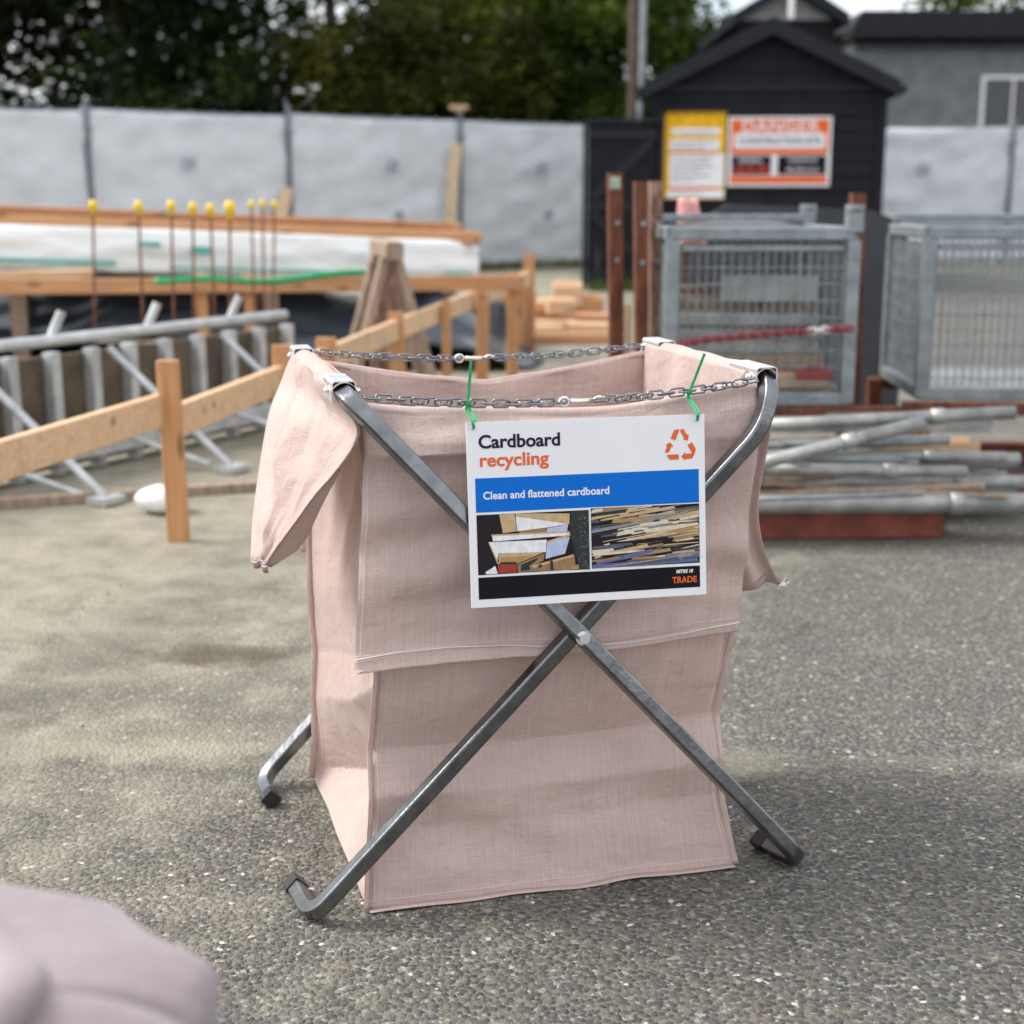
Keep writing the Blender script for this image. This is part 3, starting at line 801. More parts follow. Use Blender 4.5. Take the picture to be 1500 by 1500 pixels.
# ------------------------------------------------------------------ wrapped timber pack
pk = empty("timber_pack", "long white plastic wrapped timber pack with orange boards on top", "timber pack", (-2.60, 10.35, gz(10.3)), R(17))
def pkz(x): return 0.83-0.042*x
m = MB()
for j in range(7):
    y = -0.40+j*0.128
    for (x0, x1, z) in ((-3.3, 2.33-0.03*(j % 4), 0.13), (-3.3, 2.36-0.05*(j % 3), 0.17), (-3.3, 2.30-0.11*((j*2) % 3), 0.225)):
        if z > 0.2 and j in (0, 6): continue
        m.beam((x0, y, pkz(x0)+z), (x1, y, pkz(x1)+z), 0.118, 0.048)
m.build("top_boards", TIMBER, pk)
def wrapf(u, v):
    a = v*2*math.pi; x = lerp(-3.2, 2.36, u)
    sx, sz_ = math.cos(a), math.sin(a); k = 1/max(abs(sx), abs(sz_))
    k = lerp(k, 1.0, 0.12)
    e = 1-0.35*max(0, (u-0.95)/0.05)**1.5
    y = sx*k*0.52*e; z = sz_*k*0.155*e
    w = 0.025*nz3(x*2.2, y*6, z*9)+0.014*nz3(x*7, y*9, z*12)
    return (x+0.03*nz3(y*5, z*8, 3)*(1 if u > 0.98 else 0), y+w*sx, pkz(x)-0.02+z+w*sz_*(0.35 if sz_ > 0 else 1))
patch("plastic_wrap", wrapf, 110, 40, WRAP, pk, solid=0)
m = MB()
for (x0, x1, dz, h) in ((-2.9, -1.75, -0.105, 0.03), (-1.5, -0.25, -0.085, 0.03), (0.1, 1.2, -0.10, 0.018), (-1.2, -1.05, 0.03, 0.05), (0.25, 0.4, 0.02, 0.05), (2.05, 2.25, -0.10, 0.05), (-2.7, -2.3, 0.0, 0.018), (-0.1, 0.05, 0.05, 0.03), (1.3, 1.9, -0.11, 0.014)):
    m.beam((x0, -0.565, pkz(x0)-0.02+dz), (x1, -0.565, pkz(x1)-0.02+dz), 0.012, h)
m.build("printed_mark", WRAPG, pk)
for x in (-2.6, -0.9, 0.8, 2.1):
    m = MB(); m.box((x, 0, (pkz(x)-0.19)/2), (0.10, 0.9, pkz(x)-0.20)); m.build("bearer", OLDWOOD, pk)
# level rail, posts and green strap in front of the pack
lr = empty("site_rail", "long orange timber rail on posts below the wrapped timber pack", "rail", (-2.4, 9.3, gz(9.3)), R(6))
m = MB(); m.beam((-2.6, 0, 0.625), (2.5, 0, 0.635), 0.045, 0.10); m.build("rail", TIMBER, lr)
for x in (-2.2, -1.45, 0.38, 0.69, 2.42):
    m = MB(); m.beam((x, 0.045, -0.05), (x, 0.045, 0.70 if x > 0 else 0.64), 0.075, 0.04, (0, 1, 0)); m.build("post", TIMBERZ, lr)
m = MB(); m.beam((-2.6, 0.3, 0.66), (-0.35, 0.3, 0.70), 0.15, 0.05); o = m.build("plank", PALEWOOD, lr)
st = MB(); st.tube([pl([(-2.22, 8.95, 0.70), (-1.9, 8.95, 0.715), (-1.5, 8.97, 0.70), (-1.1, 9.0, 0.745), (-0.83, 9.05, 0.75)], i/24) for i in range(25)], 0.021, 8)
so_ = st.build("green_strap", GREEN, None, True); tag(so_, "green webbing strap lying along the orange timber rail", "strap")

# ------------------------------------------------------------------ black polythene heap
def polyf(u, v):
    x = lerp(-5.2, 0.15, u); y = lerp(9.85, 11.6, v)
    e = min(1, 6*u, 7*(1-u))*min(1, 5*(1-v))
    h = 0.20+0.32*min(1, v*2.2)**0.8+0.11*nz3(x*1.4, y*1.6, 2.0)+0.05*nz3(x*4, y*5, 5)
    h += 0.08*math.sin(x*2.1+1)
    return (x+0.15*nz3(y*2, x, 3), y-0.2*nz3(x*1.3, 0, 1), gz(y)+max(0.015, h*max(0, e)))
po = patch("plastic_sheet", polyf, 90, 36, POLY, None, solid=0.006)
tag(po, "heap of crumpled black polythene sheet under the timber pack", "plastic sheet")
def polyf2(u, v):
    x = lerp(-0.75, 0.12, u); y = lerp(10.3, 11.8, v)
    e = min(1, 5*u, 5*(1-u))*min(1, 4*v, 5*(1-v))
    return (x, y, gz(y)+0.012+max(0, e)*(0.36+0.14*nz3(x*3, y*3, 8)))
po2 = patch("plastic_sheet", polyf2, 30, 30, POLY, None, solid=0.006)
tag(po2, "small mound of black plastic behind the sloping timber rail", "plastic sheet")

# ------------------------------------------------------------------ rebar starters
for i, (px, py, Y) in enumerate(((262, 300, 7.6), (293, 302, 7.7), (318, 304, 7.8), (346, 302, 7.5), (377, 298, 8.6), (393, 297, 8.8), (410, 298, 9.0), (215, 300, 7.6), (150, 299, 7.7))):
    x = (px-750)/2083*Y; zt = 1.186-(py-295)/2083*Y
    r_ = empty("steel_bar", "", "rebar", (x, Y, gz(Y)), 0, "upright steel bars with yellow caps")
    r_["label"] = ["yellow capped steel bar, first left of the white pack mark", "yellow capped steel bar, second in the front row by the timber pack", "yellow capped steel bar, third in the front row by the timber pack",
                   "steel bar with the brightest, largest yellow cap before the white pack", "slim yellow capped bar, left of the back trio", "slim yellow capped bar, middle of the back trio", "slim yellow capped bar, right of the back trio",
                   "yellow capped steel bar second from the left edge", "yellow capped steel bar closest to the left edge"][i]
    h = zt-gz(Y); ln = rng.uniform(-0.05, 0.02)
    m = MB(); m.tube([(ln*h-0.0, 0, -0.05), (0, 0, h)], 0.007, 8); m.build("bar", RUST, r_, True)
    cs = 1.25 if i == 3 else (0.8 if 4 <= i < 7 else 1.0)
    m = MB(); m.tube([(0, 0, h-0.055*cs), (0, 0, h-0.03*cs), (0, 0, h-0.028*cs), (0, 0, h+0.012*cs), (0, 0, h+0.022*cs)], 0.022*cs, 12)
    o = m.build("cap", CAPY, r_, True)
    for v in o.data.vertices:
        z = v.co.z-(h-0.055*cs); rr = 0.55 if z < 0.026*cs else (1.0 if z < 0.07*cs else 0.6)
        v.co.x *= rr; v.co.y *= rr

# ------------------------------------------------------------------ A-frame trestle
trs = empty("trestle", "weathered timber A frame trestle standing by the timber pack", "trestle", (-0.75, 8.6, gz(8.6)), R(12))
for s in (-1, 1):
    for y in (-0.22, 0.22):
        m = MB(); m.beam((s*0.27, y*1.3, 0.0), (s*0.035, y, 0.86), 0.05, 0.10, (0, 1, 0)); m.build("leg", OLDWOOD, trs)
m = MB(); m.beam((0, -0.42, 0.90), (0, 0.42, 0.90), 0.10, 0.10); m.build("top_beam", OLDWOOD, trs)
m = MB(); m.beam((-0.20, -0.31, 0.34), (0.20, -0.31, 0.34), 0.03, 0.12); m.build("cross_tie", OLDWOOD, trs)
m = MB(); m.beam((-0.02, 0.0, 0.02), (-0.02, 0.0, 0.82), 0.17, 0.05, (0, 1, 0)); m.build("centre_board", RUSTW, trs)

# ------------------------------------------------------------------ sloping batter board rail along the excavation
br = empty("batter_board_rail", "orange timber batter board rail stepping back along the excavation", "rail", (-1.19, 4.95, 0))
P = [(-1.19, 4.95), (-0.965, 6.0), (-0.87, 6.6), (-0.635, 7.95), (-0.40, 8.7), (-0.20, 9.4), (0.14, 11.0)]
tops = [0.645, 0.595, 0.57, 0.585, 0.60, 0.60, 0.80]
wid = [0.075, 0.092, 0.09, 0.085, 0.055, 0.085, 0.085]
for i, (x, y) in enumerate(P):
    m = MB(); m.beam((x+1.19, y-4.95, gz(y)-0.05), (x+1.19+0.01*(i % 3-1), y-4.95, tops[i]), wid[i], 0.045, (0, 1, 0)); m.build("post", TIMBERZ, br)
RZ = [0.425, 0.455, 0.46, 0.49, 0.52, 0.535, 0.615]
for a, b in ((0, 1), (1, 3), (3, 6)):
    pa = Vector((P[a][0]+1.19, P[a][1]-4.95+0.05, RZ[a])); pb = Vector((P[b][0]+1.19, P[b][1]-4.95+0.05, RZ[b]))
    m = MB(); m.beam(pa, pb, 0.04, 0.115); m.build("rail", PALEWOOD, br)
br2 = empty("batter_board_rail", "orange timber batter board rail at the left edge nearest the viewer", "rail", (-1.62, 3.35, 0))
for x, y, t in ((0, 0, 0.64), (-0.28, -1.25, 0.62)):
    m = MB(); m.beam((x, y, -0.05), (x, y, t), 0.075, 0.045, (0, 1, 0)); m.build("post", TIMBERZ, br2)
m = MB(); m.beam((-0.30, -1.3, 0.45), (0.395, 1.65, 0.47), 0.04, 0.115); m.build("rail", PALEWOOD, br2)
# inner line of short posts beyond
for i, (x, y, t, lab) in enumerate(((0.02, 10.6, 0.52, "slanted orange timber peg near the end of the sloping rail"),)):
    m = MB(); m.beam((0, 0, -0.05), (0.05, 0, t), 0.10, 0.04, (0, 1, 0)); m.beam((-0.10, 0.04, t-0.08), (0.16, 0.04, t-0.05), 0.03, 0.09)
    o = m.build("timber_peg", TIMBERZ); o.location = (x, y, gz(y)); tag(o, lab, "timber peg")

# ------------------------------------------------------------------ steel formwork
FORMP = plain("stained_form_ply", (0.10, 0.075, 0.05), 0.8, scale=5, var=0.4)
fw = empty("steel_formwork", "grey steel formwork wall with ribs, pipe rail and raking props", "formwork", (-1.95, 6.15, 0), math.atan2(1.75, 0.95))
FL = 2.1
m = MB(); m.box((0.15, 0.14, 0.27), (3.3, 0.03, 0.50)); m.build("form_panel", FORMP, fw)
m = MB()
for k in range(14): m.box((-1.4+k*0.24, 0.10, 0.27), (0.05, 0.06, 0.54))
m.build("rib", FORMS, fw)
m = MB(); m.tube([(-1.6, 0.03, 0.60), (1.62, 0.03, 0.60)], 0.026, 12); m.build("pipe_rail", FORMS, fw, True)
m = MB(); m.beam((-1.6, 0.04, 0.10), (1.6, 0.04, 0.10), 0.06, 0.08); m.build("waling", FORMS, fw)
for k in range(4):
    x = -1.25+k*0.78
    m = MB(); m.tube([(x, 0.02, 0.54), (x+0.12, -0.55, 0.03)], 0.018, 8); m.tube([(x, 0.02, 0.16), (x+0.10, -0.45, 0.03)], 0.014, 8)
    m.box((x+0.12, -0.56, 0.02), (0.12, 0.10, 0.03)); m.build("raking_prop", FORMS, fw)
for k in range(5):
    m = MB(); m.tube([(-1.2+k*0.6, 0.06, 0.60), (-1.16+k*0.6, 0.02, 0.72)], 0.02, 8); m.build("clamp_pin", FORMS, fw)
def bagf(u, v):
    a = u*2*math.pi; b = v*math.pi
    return (0.10*math.cos(a)*math.sin(b)*(1+0.2*nz3(a, b, 1)), 0.08*math.sin(a)*math.sin(b), 0.055+0.055*math.cos(b)*(1+0.15*nz3(a, b*2, 4)))
sb = patch("plastic_bundle", bagf, 24, 14, WRAP, None, solid=0); sb.location = (-1.36, 5.42, 0); tag(sb, "small white plastic bundle on the ground by the formwork", "bundle")
sb2 = MB(); sb2.box((0, 0, 0.02), (1.6, 0.06, 0.04)); o = sb2.build("timber_batten", OLDWOOD); o.location = (-1.35, 5.75, 0); o.rotation_euler = (0, 0, R(20)); tag(o, "grey timber batten lying in front of the formwork", "batten")

# ------------------------------------------------------------------ offcuts
offs = [(0.27, 12.2, 0.0, 0.55, 0.16, 0.12, 10, PALEWOOD), (0.55, 12.6, 0, 0.6, 0.2, 0.14, -8, TIMBER), (0.42, 12.35, 0.16, 0.24, 0.22, 0.13, 5, PALEWOOD), (0.50, 13.0, 0.155, 0.26, 0.3, 0.22, 0, PALEWOOD),
        (0.22, 11.9, 0, 0.4, 0.14, 0.10, 25, PALEWOOD), (0.72, 12.1, 0, 0.5, 0.12, 0.11, -20, PALEWOOD), (0.65, 13.2, 0, 0.35, 0.2, 0.24, 12, TIMBER), (0.36, 13.3, 0, 0.5, 0.25, 0.20, -4, PALEWOOD), (0.12, 12.5, 0, 0.4, 0.2, 0.22, 30, TIMBER), (0.5, 11.5, 0, 0.7, 0.1, 0.08, 4, TIMBER)]
ol = ["long pale offcut at the left front of the timber heap", "thick orange block in the middle of the timber heap", "pale block lying on top of the timber heap", "tall pale block standing highest on the timber heap", "small pale offcut at the left foot of the timber heap",
      "slim pale offcut at the right of the timber heap", "square orange block at the back right of the timber heap", "pale block at the back of the timber heap", "orange block at the back left of the timber heap", "thin orange batten lying in front of the timber heap"]
for (x, y, z, l, w, h, a, mt), lab in zip(offs, ol):
    m = MB(); m.beam((-l/2, 0, h/2), (l/2, 0, h/2), w, h); m.beam((-l/2+0.02, -w*0.2, h+0.011), (l/2-0.05, -w*0.22, h+0.011), w*0.3, 0.018) if h > 0.2 else None
    o = m.build("timber_offcut", mt); o.location = (x, y, gz(y)+z+0.002); o.rotation_euler = (0, 0, R(a)); tag(o, lab, "timber offcut", "timber offcuts heaped behind the bag")
m = MB(); m.beam((0, 0, 0), (0.0, 0.06, 0.72), 0.10, 0.045, (0, 1, 0)); m.beam((-0.03, 0, 0.02), (0.03, 0, 0.02), 0.2, 0.04); o = m.build("timber_peg", PALEWOODZ); o.location = (0.50, 6.55, 0); tag(o, "pale timber peg standing left of the rusty steel uprights", "timber peg")
# ------------------------------------------------------------------ steel cage on a rusty rack, right
def cage(loc, rz, label, Wd=0.70, Dp=0.75, Hc=0.66):
    root = empty("mesh_cage", label, "steel cage", loc, rz, "galvanised mesh cages on rusty racks")
    for (x, y) in ((0, 0), (Wd, 0), (0, Dp), (Wd, Dp)):
        m = MB(); m.box((x, y, Hc/2-0.01), (0.05, 0.05, Hc-0.03)); m.build("post", GALV, root)
    for (x, y) in ((Wd, 0), (Wd-0.08, Dp)):
        m = MB(); m.box((Wd, y, Hc+0.045), (0.06, 0.06, 0.10), bev=0.012); m.tube([(Wd, y, Hc+0.09), (Wd, y, Hc+0.11)], 0.038, 12); m.build("stacking_cup", GALV, root)
    for (a, b) in (((0, 0), (Wd, 0)), ((0, Dp), (Wd, Dp)), ((0, 0), (0, Dp)), ((Wd, 0), (Wd, Dp))):
        for z, h in ((Hc, 0.05), (0.02, 0.05)):
            m = MB(); m.beam((a[0], a[1], z), (b[0], b[1], z), 0.046, h); m.build("rail", GALV, root)
    m = MB(); m.beam((0.04, 0.0, Hc-0.055), (Wd-0.04, 0.0, Hc-0.055), 0.03, 0.02); m.build("top_bar", GALV, root)
    m = MB(); m.beam((0.0, Dp, Hc+0.05), (Wd, Dp, Hc+0.05), 0.05, 0.035); m.build("top_bar", GALV, root)
    for y in (-0.004, Dp):
        m = MB()
        n = int(Wd/0.032)
        for i in range(1, n): m.tube([(Wd*i/n, y, 0.05), (Wd*i/n, y, Hc-0.04)], 0.0028, 5, False)
        for k in range(1, 10): m.tube([(0.02, y-0.005, 0.02+k*0.064), (Wd-0.02, y-0.005, 0.02+k*0.064)], 0.0028, 5, False)
        m.build("mesh_panel", GALV, root)
    for x in (0, Wd):
        m = MB(); n = int(Dp/0.032)
        for i in range(1, n): m.tube([(x, Dp*i/n, 0.05), (x, Dp*i/n, Hc-0.04)], 0.0028, 5, False)
        for k in range(1, 10): m.tube([(x, 0.02, 0.02+k*0.064), (x, Dp-0.02, 0.02+k*0.064)], 0.0028, 5, False)
        m.build("mesh_panel", GALV, root)
    m = MB(); m.box((Wd/2, Dp/2, 0.03), (Wd-0.05, Dp-0.05, 0.02)); m.build("floor_tray", GALV2, root)
    return root
CX, CY, CZ = 0.615, 5.55, 0.405
cage((CX, CY, CZ), R(2), "galvanised mesh cage stacked on the rusty rack behind the pink bag")
# contents of the cage
def put(m, mat, name, label, cat, loc, rz=0, group=None):
    o = m.build(name, mat); o.location = loc; o.rotation_euler = (0, 0, rz); return tag(o, label, cat, group)
m = MB()
for k in range(22): m.beam((k*0.018, 0.006*math.sin(k*1.6), 0), (k*0.018, 0.006*math.sin(k*1.6), 0.10), 0.019, 0.012, (0, 1, 0))
put(m, plain("off_white_sheet", (0.42, 0.44, 0.44), 0.5), "corrugated_offcut", "white corrugated sheet offcut inside the mesh cage", "sheet offcut", (CX+0.24, CY+0.28, CZ+0.39))
for k, (z, y, l, a, lab) in enumerate(((0.045, 0.2, 0.60, 2, "pale timber length lying on the floor of the mesh cage, front"), (0.045, 0.45, 0.58, -3, "timber length lying on the floor of the mesh cage, back"), (0.11, 0.3, 0.60, 1, "brown timber length stacked second in the mesh cage"), (0.17, 0.33, 0.58, -2, "grey steel length stacked above the timber in the mesh cage"), (0.225, 0.35, 0.6, 2, "grey steel length in the middle of the mesh cage"), (0.285, 0.33, 0.58, -1, "grey steel length lying beneath the white corrugated offcut"))):
    m = MB(); m.beam((0, 0, 0), (l, 0, 0), 0.16, 0.06); m.beam((0.02, 0.10, 0.0), (l-0.05, 0.10, 0.005), 0.04, 0.06)
    put(m, PALEWOOD if k == 0 else (OLDWOOD if k < 3 else GALV2), "timber_length" if k < 3 else "steel_length", lab, "timber" if k < 3 else "steel length", (CX+0.05, CY+y, CZ+z+0.03), R(a), "lengths stacked inside the mesh cage")
m = MB(); m.beam((0, 0, 0), (0.6, 0, 0), 0.2, 0.07); m.beam((0, 0.15, 0.02), (0.58, 0.15, 0.02), 0.08, 0.1)
put(m, OLDWOOD, "timber_length", "brown timber length topmost at the back of the mesh cage", "timber", (CX+0.05, CY+0.45, CZ+0.36), 0, "lengths stacked inside the mesh cage")
# chain of plastic barrier links along the cage
m = MB()
Lk = 30
for k in range(Lk):
    x = 0.02+k*0.0228; z = 0.235+0.07*(k/Lk)**0.6
    c = Vector((CX+x, CY-0.04-0.0006*k, CZ+z)); ring = []
    for j in range(11):
        a = 2*math.pi*j/10; ring.append(c+Vector((math.cos(a)*0.019, 0 if k % 2 else math.sin(a)*0.011, math.sin(a)*0.011 if k % 2 else 0)))
    m.mi = 1 if 23 <= k < 26 else 0
    m.tube(ring, 0.006, 6, False)
o = m.build("barrier_chain", TAPE, None, True, mats=[TAPE, plain('faded_white_link', (0.5, 0.48, 0.47), 0.5)]); tag(o, "red and white plastic barrier chain strung along the mesh cage", "barrier chain")
m = MB(); m.beam((0, 0, 0), (0.14, 0, 0), 0.05, 0.035); m.beam((0.03, 0, 0.03), (0.11, 0, 0.03), 0.03, 0.02); put(m, TAPE, "red_clamp", "small red clamp hanging inside the right end of the cage", "clamp", (CX+0.50, CY+0.03, CZ+0.115))
# rack below
rack = empty("rusty_rack", "rusty red steel rack under the mesh cage holding loose scaffold tubes", "rack", (0.50, 4.98, 0), R(2))
for y in (0.0, 1.15):
    m = MB(); m.beam((-0.05, y, 0.055), (1.05, y, 0.055), 0.06, 0.11); m.build("base_beam", REDOX, rack)
    m = MB(); m.beam((-0.05, y+(0.56 if y < 0.5 else 0.12), 0.372), (1.05, y+(0.56 if y < 0.5 else 0.12), 0.372), 0.05, 0.05); m.build("bearer", RUST, rack)
for x in (-0.03, 1.03):
    for y in (0.56, 1.27):
        m = MB(); m.box((x, y, 0.175), (0.06, 0.06, 0.34)); m.build("leg", RUST, rack)
    m = MB(); m.beam((x, -0.02, 0.04), (x, 1.30, 0.04), 0.06, 0.06); m.build("side_beam", REDOX, rack)
# loose scaffold tubes and steel lengths
tubes = [((0.52, 5.05, 0.155), (1.85, 5.10, 0.15), 0.036), ((0.50, 5.16, 0.215), (1.9, 5.2, 0.205), 0.026), ((0.60, 5.0, 0.245), (1.45, 5.12, 0.435), 0.024),
         ((0.6, 5.22, 0.395), (1.8, 5.2, 0.46), 0.024), ((0.55, 5.3, 0.30), (1.8, 5.26, 0.285), 0.022), ((0.6, 5.42, 0.24), (1.9, 5.40, 0.25), 0.03),
         ((0.55, 5.35, 0.17), (1.7, 5.5, 0.17), 0.03), ((0.5, 5.14, 0.34), (1.6, 5.30, 0.345), 0.020), ((0.75, 5.10, 0.275), (1.62, 5.14, 0.255), 0.022)]
tl = ["thick pale scaffold tube lowest at the front of the rack", "grey scaffold tube second from the bottom of the rack", "scaffold tube slanting steeply up to the right in front of the rack", "pale scaffold tube topmost in front of the rack, rising gently",
      "grey scaffold tube level in the middle of the rack", "thick grey scaffold tube at the back of the rack", "grey scaffold tube low at the back of the rack", "slim scaffold tube lying just under the cage", "slim grey scaffold tube below the slanting one"]
for (a, b, r), lab in zip(tubes, tl):
    a = Vector(a)-Vector((0, 0.15, 0.012)); b = Vector(b)-Vector((0, 0.15, 0.012)); m = MB(); d = (b-a).normalized()
    m.tube([(0, 0, 0), b-a], r, 14); m.tube([d*0.06, d*0.11], r*1.22, 14); m.tube([(b-a)-d*0.3, (b-a)-d*0.25], r*1.22, 14)
    o = m.build("scaffold_tube", GALV2, None, True); o.location = a; tag(o, lab, "scaffold tube", "loose scaffold tubes in the rusty rack")
for k, (x, y, z, l, a, lab) in enumerate(((0.62, 5.32, 0.11, 1.3, 2, "grey steel channel at the bottom front of the rack"), (0.7, 5.48, 0.11, 1.2, -2, "grey steel channel at the bottom back of the rack"), (0.66, 5.28, 0.245, 1.1, 3, "tan timber strip between the scaffold tubes"), (0.7, 5.5, 0.32, 1.15, -1, "dark steel channel under the back of the cage"))):
    m = MB(); m.beam((0, 0, 0), (l, 0, 0), 0.12, 0.012); m.beam((0, 0.055, 0.03), (l, 0.055, 0.03), 0.01, 0.05); m.beam((0, -0.055, 0.03), (l, -0.055, 0.03), 0.01, 0.05)
    put(m, PALEWOOD if k == 2 else GALV2, "steel_channel" if k != 2 else "timber_strip", lab, "steel channel" if k != 2 else "timber strip", (x, y, z), R(a))
rt = random.Random(5)
for k in range(14):
    x0 = rt.uniform(0.58, 0.85); x1 = x0+rt.uniform(0.55, 0.95); z = rt.uniform(0.14, 0.34); y = rt.uniform(4.85, 5.25); dz = rt.uniform(-0.05, 0.05); dy = rt.uniform(-0.12, 0.18)
    r = rt.choice([0.009, 0.012, 0.015]); m = MB(); m.tube([(0, 0, 0), (x1-x0, dy, dz)], r, 10)
    o = m.build("thin_tube", rt.choice([GALV2, GALV, OLDWOOD, RUSTW]), None, True); o.location = (x0, y, z); tag(o, "thin tube in the tangle of steel beneath the mesh cage", "tube", "thin tubes tangled in the rusty rack")
m = MB()
def covf(u, v):
    return (CX+0.03+0.64*u, CY+0.10+0.6*v, CZ+0.655+0.05*math.sin(math.pi*u)*math.sin(math.pi*v)+0.02*nz3(u*4, v*4, 3))
cv = patch("cage_cover", covf, 24, 20, plain("dark_cover_cloth", (0.05, 0.055, 0.062), 0.6, scale=9, var=0.3), None, solid=0.004); tag(cv, "dark cover sheet lying over the top of the first mesh cage", "cover sheet")
# rusty uprights
for k, (x, y, top, w, lab, mt) in enumerate(((0.432, 5.95, 1.30, 0.058, "tallest rusty steel upright, with a pale green daub at its top", RUST), (0.515, 5.7, 1.262, 0.05, "middle rusty steel upright, brown and smooth", RUST), (0.588, 5.85, 1.265, 0.05, "worn rusty steel upright touching the mesh cage", RUSTW), (1.44, 6.0, 1.22, 0.055, "rusty steel upright behind the right end of the mesh cage", RUST))):
    u = empty("steel_upright", lab, "steel upright", (x, y, 0), R(4), "rusty steel uprights beside the cage")
    m = MB(); m.beam((0.02, 0, 0), (-0.01, 0, top), w, 0.012, (0, 1, 0)); m.beam((0.02-w/2+0.005, 0.03, 0), (-0.01-w/2+0.005, 0.03, top), 0.010, 0.048, (0, 1, 0)); m.beam((0.02+w/2-0.005, 0.03, 0), (-0.01+w/2-0.005, 0.03, top), 0.010, 0.048, (0, 1, 0))
    m.build("channel", mt, u)
    m = MB(); m.box((0.02, 0.02, 0.006), (0.14, 0.14, 0.012)); m.build("foot_plate", RUST, u)
    if k < 3:
        for z in (0.18, 0.30, 0.42, 0.95, 1.10):
            m = MB(); m.tube([(0.0, -0.014, z), (0.0, -0.007, z)], 0.011, 10); m.build("bolt", GALV, u)
    if k == 0:
        m = MB(); m.beam((-0.012, -0.0085, 1.235), (-0.012, -0.0085, 1.285), 0.04, 0.003, (0, 1, 0)); m.build("paint_daub", plain("pale_green_daub", (0.35, 0.42, 0.33), 0.7, scale=60, var=0.4), u)
# dark panel and pink rag behind the cage
m = MB(); m.prism([(-0.75, 0), (0.62, 0), (0.62, 1.05), (0.40, 1.14), (-0.40, 1.17), (-0.52, 1.10), (-0.75, 0.95)], 0, 0.05)
put(m, plain("charcoal_sheet", (0.035, 0.037, 0.045), 0.6), "sheet_offcut", "dark grey sheet leaning upright behind the mesh cage", "panel", (1.62, 8.2, gz(8.2)))
m = MB(); m.beam((0, 0, 0), (0.0, 0.0, 1.18), 0.05, 0.05); 
put(m, RUST, "steel_post", "short rusty post carrying the small pink rag", "steel post", (0.79, 6.55, 0))
def ragf(u, v):
    a = u*2*math.pi; r = 0.05+0.03*math.sin(v*math.pi)+0.012*math.sin(3*a+4*v)
    return (0.045*math.cos(a)*(1.0+0.6*v)+0.02*v, 0.045*math.sin(a)*(1+0.3*v)-0.01, 1.185-0.20*v+0.01*math.sin(2*a)-(0.0 if v > 0.05 else -0.005))
pr = patch("pink_rag", ragf, 28, 14, plain("pink_rag_cloth", (0.62, 0.30, 0.28), 0.8), None); pr.location = (0.79, 6.55, 0.0); tag(pr, "small pink rag draped over a rusty post behind the cage", "rag")
# second cage and rack beyond the right edge
cage((1.66, 5.75, 0.405), R(-4), "galvanised mesh cage at the far right, beside the first", 0.95)
rk2 = empty("rusty_rack", "rusty steel rack under the far right mesh cage", "rack", (1.62, 5.6, 0), R(-4))
for y in (0.1, 0.9):
    m = MB(); m.beam((-0.05, y, 0.055), (1.05, y, 0.055), 0.06, 0.10); m.build("base_beam", REDOX, rk2)
    m = MB(); m.beam((-0.05, y, 0.372), (1.05, y, 0.372), 0.05, 0.05); m.build("bearer", RUST, rk2)
    for x in (-0.02, 1.02):
        m = MB(); m.box((x, y, 0.226), (0.06, 0.055, 0.24)); m.build("leg", RUST, rk2)

# ------------------------------------------------------------------ the folding stand
OX, OY, YAW = 0.096, 2.265, 0.26
SG = "folding stands with pink sacks"
st = empty("folding_stand", "grey folding steel X stand holding the pink sack with the sign", "stand", (OX, OY, 0), YAW)
def rprof(w, h, c=0.0055, n=3):
    p = []
    for sx, sy, a0 in ((1, 1, 0), (-1, 1, 90), (-1, -1, 180), (1, -1, 270)):
        for k in range(n+1):
            a = R(a0+90*k/n); p.append((sx*(w/2-c)+c*math.cos(a), sy*(h/2-c)+c*math.sin(a)))
    # shallow rolled groove on the two broad faces
    return p
def gprof(w, h):
    c = 0.006; g = 0.0022
    q = [(w/2, -h/2+c), (w/2, -0.004), (w/2-g, -0.002), (w/2-g, 0.002), (w/2, 0.004), (w/2, h/2-c), (w/2-c*0.3, h/2-c*0.3), (w/2-c, h/2)]
    q += [(-w/2+c, h/2), (-w/2+c*0.3, h/2-c*0.3), (-w/2, h/2-c), (-w/2, 0.004), (-w/2+g, 0.002), (-w/2+g, -0.002), (-w/2, -0.004), (-w/2, -h/2+c), (-w/2+c*0.3, -h/2+c*0.3), (-w/2+c, -h/2)]
    q += [(w/2-c, -h/2), (w/2-c*0.3, -h/2+c*0.3)]
    return q
TW = 0.027
def sprof(w, c, n=3):
    p = []
    for sx, sy, a0 in ((1, 1, 0), (-1, 1, 90), (-1, -1, 180), (1, -1, 270)):
        q = [(sx*(w/2-c)+c*math.cos(R(a0+90*k/n)), sy*(w/2-c)+c*math.sin(R(a0+90*k/n))) for k in range(n+1)]
        e = 0.0009; a = R(a0); b2_ = R(a0+90)
        q = [(q[0][0]+math.sin(a)*e, q[0][1]-math.cos(a)*e)]+q+[(q[-1][0]-math.sin(b2_)*e, q[-1][1]+math.cos(b2_)*e)]
        p += q
    return p
PR = sprof(TW, 0.0045)
